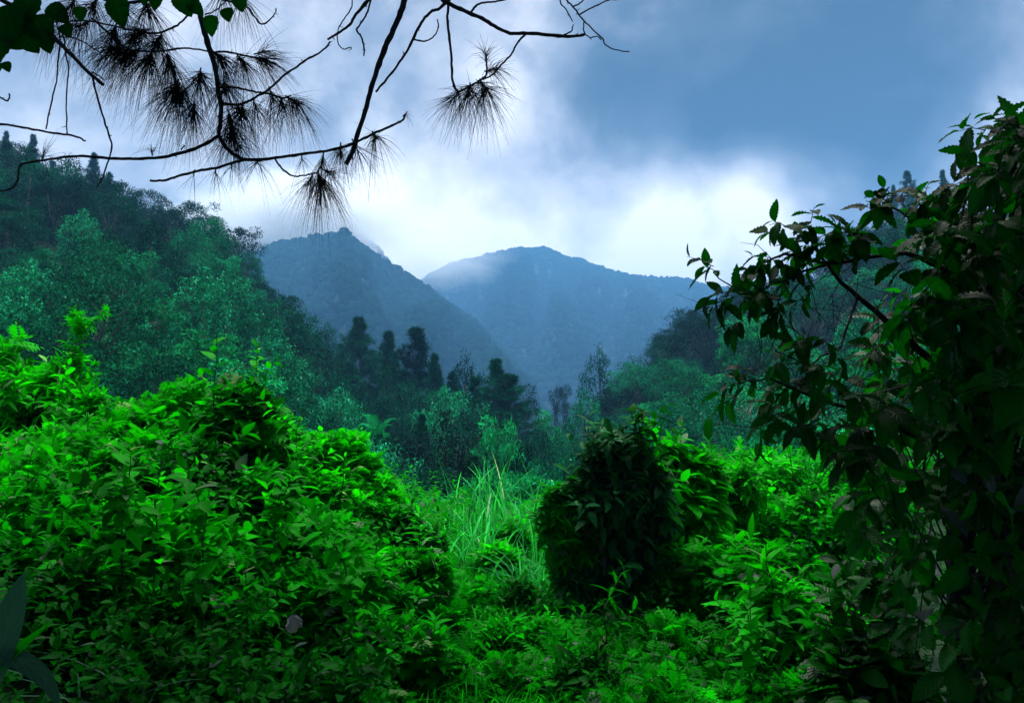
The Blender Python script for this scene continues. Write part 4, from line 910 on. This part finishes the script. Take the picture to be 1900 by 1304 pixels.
def overhead_pine():
    base = np.array((-1.9, -1.6, gz(-1.9, -1.6))); root = empty('pine_tree', tuple(base))
    tag(root, 'pine leaning overhead, its bare dark boughs and drooping needle tufts hanging across the top', 'tree')
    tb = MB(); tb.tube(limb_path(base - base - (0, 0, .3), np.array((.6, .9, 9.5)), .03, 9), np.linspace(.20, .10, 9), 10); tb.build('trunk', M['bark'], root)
    hub = lambda z: np.array((.3, .5, z))
    limbs = {}
    def limb(key, pts, w0, w1, Y=YB, Y1=None, tufts=(), link=None):
        o, q = twig_obj('bough', pts, w0, w1, Y, root, base, Y1); limbs[key] = o
        if link is not None:                      # the unseen part, back up to the trunk
            lp = smooth_path(np.array([hub(link), (hub(link) + q[0]) / 2 + (0, 0, .6), q[0]]), 14); lb = MB()
            lb.tube(lp, np.linspace(.045, w0 / F_PX * Y / 2, 14), 7); lb.build('bough', M['bark'], root)
        for (px, py, dx, dz, n, L) in tufts:
            nb, sb = MB(), MB(); p = at(px, py, Y + rng.uniform(-.12, .12)) - base
            tuft(nb, sb, p, (dx, rng.uniform(-.5, .5), dz), n, L)
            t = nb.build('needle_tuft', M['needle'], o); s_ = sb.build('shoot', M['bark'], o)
        return o
    limb('L', [(352, -60), (363, 0), (375, 40), (385, 80), (398, 120), (405, 165), (410, 200), (408, 235), (405, 252)], 13, 7, link=6.5,
         tufts=[(330, 150, -.3, -.6, 150, .19), (372, 130, -.2, -.8, 150, .19), (395, 95, .6, -.5, 140, .18), (345, 165, -.6, -.7, 150, .19), (415, 150, .3, -.9, 120, .17), (425, 210, .1, -1, 110, .17), (432, 240, .1, -1, 110, .16), (360, 190, -.2, -1, 90, .18), (440, 195, .5, -.8, 100, .16)])
    limb('La', [(405, 252), (375, 270), (340, 283), (290, 293), (240, 295), (190, 293), (150, 290), (110, 293), (75, 298), (40, 305), (35, 315), (32, 335), (20, 350), (-15, 358)], 6, 3,
         tufts=[(282, 285, -.05, 1, 12, .12), (78, 296, .2, 1, 26, .16), (338, 275, .4, .9, 5, .06)])
    limb('Lb', [(406, 252), (418, 272), (435, 287), (455, 296), (490, 296), (520, 292), (560, 286), (600, 281), (640, 272), (665, 262), (700, 245), (730, 232), (748, 222), (752, 212)], 7, 3.5,
         tufts=[(692, 246, .3, -.6, 70, .15), (632, 268, .1, -.8, 70, .15), (600, 285, -.1, -.9, 45, .15), (750, 214, .5, .7, 9, .05), (478, 298, .1, -1, 22, .13), (435, 262, .6, -.6, 40, .12), (560, 290, 0, -1, 12, .13), (655, 262, .4, -.8, 40, .15)])
    limb('Lc', [(452, 297), (430, 303), (400, 312), (370, 317), (330, 327), (305, 335), (278, 335)], 5, 4, tufts=[(400, 316, .05, -1, 14, .10), (430, 306, 0, -1, 10, .10), (360, 320, 0, -1, 5, .11)])
    limb('Ld', [(408, 190), (440, 195), (470, 183), (500, 165), (525, 142), (550, 125), (570, 110), (590, 100), (605, 88), (613, 78)], 5, 3, tufts=[(500, 165, .3, -.8, 70, .16), (470, 185, .2, -.9, 60, .16), (450, 192, 0, -1, 60, .16)])
    limb('Ld2', [(412, 160), (440, 163), (470, 170), (500, 174), (525, 182), (540, 178)], 4, 3, tufts=[(533, 180, .9, -.4, 110, .17), (520, 182, .3, -.8, 70, .16)])
    limb('Lf', [(392, 98), (415, 96), (440, 100), (475, 108)], 4, 3, tufts=[(470, 106, .8, .0, 110, .17), (440, 102, .4, -.5, 100, .17), (475, 100, .8, .5, 50, .16)])
    limb('Lg', [(355, 20), (340, 38), (320, 52), (290, 62), (255, 58), (215, 50), (170, 40), (120, 40), (60, 45)], 4, 3,
         tufts=[(300, 62, -.4, -.5, 150, .19), (275, 55, -.6, -.5, 120, .18), (215, 48, -.3, -.8, 110, .18), (165, 40, -.6, -.6, 70, .17), (100, 35, -.4, -.8, 60, .18), (250, 60, .1, -.8, 100, .17)])
    limb('Lh', [(170, 34), (200, 60), (225, 85), (255, 95), (300, 95), (345, 90), (390, 96)], 4, 3,
         tufts=[(255, 92, -.7, -.6, 150, .19), (282, 98, -.1, -.9, 150, .19), (310, 98, .2, -.9, 130, .19), (232, 88, -.8, -.3, 90, .17)])
    limb('Ln', [(510, 295), (525, 315), (545, 327), (568, 325), (592, 320)], 3.5, 3, tufts=[(590, 321, .3, -.9, 130, .17), (602, 316, .8, -.3, 60, .16), (580, 324, -.3, -.9, 60, .14)])
    limb('Top', [(130, -40), (170, -10), (230, 5), (290, -5), (340, -30)], 7, 5, link=6.0, tufts=[(180, 0, -.2, -.9, 120, .18), (230, 5, 0, -1, 120, .18), (270, 0, .2, -1, 110, .18), (140, -5, -.3, -.9, 80, .18), (410, -25, .3, -.8, 60, .18), (440, -20, .4, -.8, 50, .17)])
    limb('M', [(762, -60), (750, 0), (742, 28), (730, 55), (716, 85), (705, 115), (690, 160), (680, 200), (665, 245), (655, 280), (642, 305)], 13, 8, link=6.8)
    limb('Mb', [(835, -2), (815, 16), (800, 22), (785, 38), (770, 65), (755, 95), (735, 125), (715, 150), (697, 170)], 6, 4)
    limb('Mc', [(800, -45), (820, -3), (835, 8), (860, 20), (895, 35), (920, 50), (945, 62), (980, 62), (1020, 65), (1060, 68), (1085, 65)], 9, 5, link=7.2)
    limb('Md', [(832, 10), (830, 40), (835, 80), (838, 120), (840, 150), (850, 170), (872, 160), (890, 150), (902, 138), (903, 115)], 5, 3.5,
         tufts=[(855, 168, -.6, -.6, 70, .16), (872, 158, -.1, -.9, 130, .17), (892, 150, .4, -.8, 130, .17), (903, 132, .7, .0, 70, .13), (903, 118, -.1, .7, 40, .11)])
    limb('Me', [(975, 65), (960, 80), (950, 100), (935, 115), (915, 138), (895, 148)], 4, 3)
    limb('Mf', [(873, 24), (885, 10), (900, 5), (920, 3), (945, -2)], 4, 3)
    limb('Mg', [(768, 74), (790, 77), (805, 68), (813, 52), (811, 36)], 3, 2)
    limb('Mh', [(695, -20), (680, 5), (660, 28), (650, 45), (630, 60), (607, 74)], 7, 4, link=6.6)
    limb('Mi', [(692, -15), (684, 15), (676, 35), (662, 55), (670, 68), (676, 90), (675, 104)], 4, 3)
    limb('Mj', [(652, -10), (652, 15), (635, 40), (626, 60), (628, 82), (638, 92), (650, 88), (652, 92)], 2.5, 2)
    limb('Mk', [(1045, 66), (1060, 58), (1064, 46)], 3, 2)
    # unseen crown added above the viewpoint, reaching forward to shade the foreground
    cb = MB(); C = []
    for i in range(1150):
        a = rng.uniform(0, 2 * pi); q = math.sqrt(rng.random()) * 4.6; C.append((q * cos(a) * 1.2 + 1.6, q * sin(a) + 3.9, rng.uniform(6.4, 10.5)))
    C = np.array(C); m, per = len(C), 44; d = sphere_dirs(m * per, 0).reshape(m, per, 3)
    cb.inst(NEEDLE4, (C[:, None] + d * .05).reshape(-1, 3), (d - UP * .4).reshape(-1, 3), ru(m * per, 3), .30, rng.random(m * per) * .9)
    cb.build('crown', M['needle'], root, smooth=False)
overhead_pine()

def hanging_vine():
    base = at(-60, -120, 3.1); root = empty('hanging_vine', tuple(base)); tag(root, 'climbing vine with broad green leaves and bare hanging stems in the top left corner', 'vine')
    for pts, a, b_ in [([(-60, -120), (-20, -20), (40, 20), (80, 50), (110, 80), (140, 110), (170, 140), (193, 158)], 9, 6), ([(172, 145), (178, 170), (192, 220), (205, 260), (207, 275), (200, 300), (190, 330), (180, 347)], 4, 2.5),
                       ([(104, 40), (111, 70), (108, 110), (105, 150), (95, 190), (85, 240)], 3, 2.5), ([(115, 60), (120, 80), (122, 105), (127, 125), (123, 180), (124, 250)], 3, 2.2),
                       ([(-10, 229), (40, 236), (80, 244), (125, 250), (145, 255), (158, 262)], 4, 3), ([(-8, 174), (5, 184), (13, 187), (18, 180), (17, 174)], 3, 2.5),
                       ([(110, 68), (140, 72), (165, 85), (185, 98), (188, 110), (180, 125)], 2.5, 2), ([(170, 134), (185, 142), (193, 148)], 3, 2),
                       ([(-60, -120), (100, -60), (300, -25), (445, 8), (470, 30), (485, 45), (500, 38), (510, 25), (512, 15)], 4, 2.2), ([(380, 28), (400, 20), (420, 0)], 3, 2)]:
        twig_obj('stem', pts, a, b_, 3.1, root, base)
    H2 = leaf_T(14, 6, .82, .38, .85, .10, .15, .04, .06, 4)
    for px, py, size, ang, tn in [(10, 10, .16, -70, .2), (25, 45, .14, -50, .1), (8, 55, .13, -110, .2), (60, 30, .13, -60, .3), (75, 55, .10, -70, .2), (90, 10, .10, -40, .2), (45, 5, .12, -90, .1), (148, 12, .065, -85, .6), (118, 45, .07, -60, .3),
                                (214, -6, .125, -80, .1), (330, -12, .10, -60, .7), (290, -12, .07, -100, .3), (350, 4, .075, -40, .6), (392, 28, .085, -95, .75), (419, 15, .065, -75, .6), (440, -8, .075, -70, .7), (270, -14, .06, -95, .3),
                                (8, 115, .05, -60, .2), (2, 118, .05, -110, .3), (-5, 85, .09, -80, .1), (2, 20, .15, -20, .1), (60, -10, .14, -110, .2), (-10, 60, .12, -30, .1)]:
        lb = MB(); a = R(ang); X = np.array([[cos(a), rng.uniform(-.25, .25), sin(a)]]); N = np.array([[rng.uniform(-.25, .25), -1, rng.uniform(.1, .4)]])
        lb.inst(H2, (at(px, py, 3.1 + rng.uniform(-.08, .08)) - base)[None], X, N, [size], [tn]); lb.build('leaf', M['vineleaf'], root)
hanging_vine()
def bare_vine():
    base = at(1040, -60, 3.2); root = empty('bare_vine', tuple(base)); tag(root, 'thin bare curling vine hanging at the top centre right', 'vine')
    for pts, a, b_ in [([(1040, -60), (1050, -5), (1065, 15), (1080, 35), (1100, 55), (1118, 72), (1122, 82), (1140, 92), (1168, 97)], 3.5, 2), ([(1062, 13), (1078, 5), (1095, -12)], 3, 2.5), ([(1074, 28), (1100, 14), (1128, 1), (1145, 0)], 3, 2),
                       ([(1036, -20), (1040, 5), (1052, 20), (1062, 40)], 3, 2), ([(1083, 42), (1084, 60), (1095, 70), (1108, 68), (1116, 75)], 2.5, 2)]:
        twig_obj('stem', pts, a, b_, 3.2, root, base)
bare_vine()

# ------------------------------------------------------------------ single leaves at the bottom left
def blade_leaf(name, pts, w, Y, label, mat, Y1=None):
    n = len(pts); Ys = np.linspace(Y, Y1 or Y, n); P = smooth_path(np.array([at(a, b_, q) for (a, b_), q in zip(pts, Ys)]), 22); m = 22
    d = norm(np.gradient(P, axis=0)); s = norm(np.cross(d, norm(np.array((.15, -1, .35))))); t = np.linspace(0, 1, m); wd = w * np.sin(pi * np.clip(t * .93 + .07, 0, 1)) ** .75
    up = np.cross(s, d); V = np.stack([P - s * wd[:, None] / 2 + up * wd[:, None] * .12, P - s * wd[:, None] * .25 + up * wd[:, None] * .04, P, P + s * wd[:, None] * .25 + up * wd[:, None] * .04, P + s * wd[:, None] / 2 + up * wd[:, None] * .12], 1).reshape(-1, 3)
    i, j = np.meshgrid(np.arange(m - 1), np.arange(4), indexing='ij'); F = np.stack([i * 5 + j, i * 5 + j + 1, (i + 1) * 5 + j + 1, (i + 1) * 5 + j], -1).reshape(-1, 4)
    b = MB(); b.add(V, F, np.stack([np.repeat(t, 5), np.tile(np.linspace(0, 1, 5), m)], -1), .7); return b, P
def blade_plant():
    base = at(-40, 1330, 2.2); base[2] = gz(base[0], base[1]); root = empty('blade_plant', tuple(base)); tag(root, 'plant with long strap-like leaves arching in at the bottom left corner', 'plant')
    for pts, w, mt in [([(-40, 1330), (-10, 1240), (12, 1170), (30, 1115), (44, 1062)], .085, 'blade'), ([(-40, 1330), (-10, 1250), (20, 1215), (50, 1190), (96, 1152)], .030, 'bright'),
                       ([(-60, 1250), (-10, 1215), (30, 1220), (70, 1245), (95, 1275), (112, 1318)], .050, 'blade')]:
        b, P = blade_leaf('leaf', pts, w, 2.2, '', mt); b.V = [v - base for v in b.V]; b.build('leaf', M[mt], root)
    sb = MB(); sb.tube(np.array([(0, 0, -.05), (0, .0, .3), at(-45, 1300, 2.2) - base]), [.02, .018, .012], 7); sb.build('stem', M['stem'], root)
blade_plant()
mdry = leaf_mat('leaf_withered', (.10, .09, .095), (.20, .18, .185), None, .6, .1, vein=True)
b = MB(); p = at(542, 1140, 3.45); b.inst(leaf_T(14, 8, .62, .6, .9, .55, .45, .35, .18, 3), p[None], np.array([[.12, .25, -1.]]), np.array([[.5, -1, .1]]), [.10], [.6])
tag(b.build('withered_leaf', mdry), 'withered grey leaf caught on the dark bush near the bottom left', 'leaf')

# ------------------------------------------------------------------ unseen trees added round the viewpoint to shade the foreground
for x, y, s, lab in [(-5.0, 1.4, 1.08, 'unseen tree added left of the viewpoint for its shade'), (4.6, 1.4, 1.08, 'unseen tree added right of the viewpoint for its shade'), (.5, -4.5, 1.05, 'unseen tree added behind the viewpoint for its shade')]:
    place('shade', x, y, s, label=lab)

# ------------------------------------------------------------------ air
TOPZ = max(max(v.co.z for v in o.data.vertices) for o in bpy.data.objects if o.name.startswith(('ground', 'mountain_forest')) and o.type == 'MESH' and not o.name.startswith('ground_cover')) + 6
print('TOPZ', TOPZ)
def haze_box():
    m = bpy.data.materials.new('haze_air'); m.use_nodes = True; t = NT(m.node_tree)
    v = t.n('ShaderNodeVolumePrincipled', {'Color': (.118, .32, .61, 1), 'Density': 0.00044, 'Anisotropy': .15})
    t.n('ShaderNodeOutputMaterial', {'Volume': v.outputs[0]})
    b = MB(); lo = np.array((-3700, -3700, -22.)); hi = np.array((3700, 3700, TOPZ))
    V = np.array([[(lo, hi)[i][0], (lo, hi)[j][1], (lo, hi)[k][2]] for i in (0, 1) for j in (0, 1) for k in (0, 1)])
    b.add(V, [[0, 1, 3, 2], [4, 6, 7, 5], [0, 4, 5, 1], [2, 3, 7, 6], [0, 2, 6, 4], [1, 5, 7, 3]])
    tag(b.build('haze', m, smooth=False), 'thin bluish air filling the valley', kind='stuff')
haze_box()
def mist():
    """soft cloud: density thins towards the edge of each puff and is torn by noise"""
    Vs, Fs, U = ico(3)
    for px, py, Y, rx, ry, rz, dn, lab in [(575, 400, 1400, 265, 180, 90, .022, 'white cloud resting on the left peak'),
                                       (790, 468, 1620, 200, 160, 92, .006, 'white mist drifting in the saddle between the two mountains')]:
        m = bpy.data.materials.new('cloud_mist'); m.use_nodes = True; t = NT(m.node_tree)
        tc = t.n('ShaderNodeTexCoord').outputs['Object']
        ln = t.n('ShaderNodeVectorMath', {0: tc}, operation='LENGTH').outputs['Value']
        nz = t.n('ShaderNodeTexNoise', {'Vector': tc, 'Scale': 2.3, 'Detail': 4.0, 'Roughness': .6}).outputs[0]
        f = t.math('SUBTRACT', 1.0, t.math('ADD', ln, t.math('MULTIPLY', t.math('SUBTRACT', nz, .5), 1.1)), clamp=True)
        dens = t.math('MULTIPLY', t.math('POWER', f, 1.5), dn * 1.6)
        v = t.n('ShaderNodeVolumePrincipled', {'Color': (.97, .98, 1.0, 1), 'Density': dens, 'Anisotropy': .3})
        t.n('ShaderNodeOutputMaterial', {'Volume': v.outputs[0]})
        b = MB(); b.add(Vs, Fs, U); o = b.build('mist', m); o.location = at(px, py, Y); o.scale = (rx, ry, rz)
        tag(o, lab, kind='stuff')
mist()
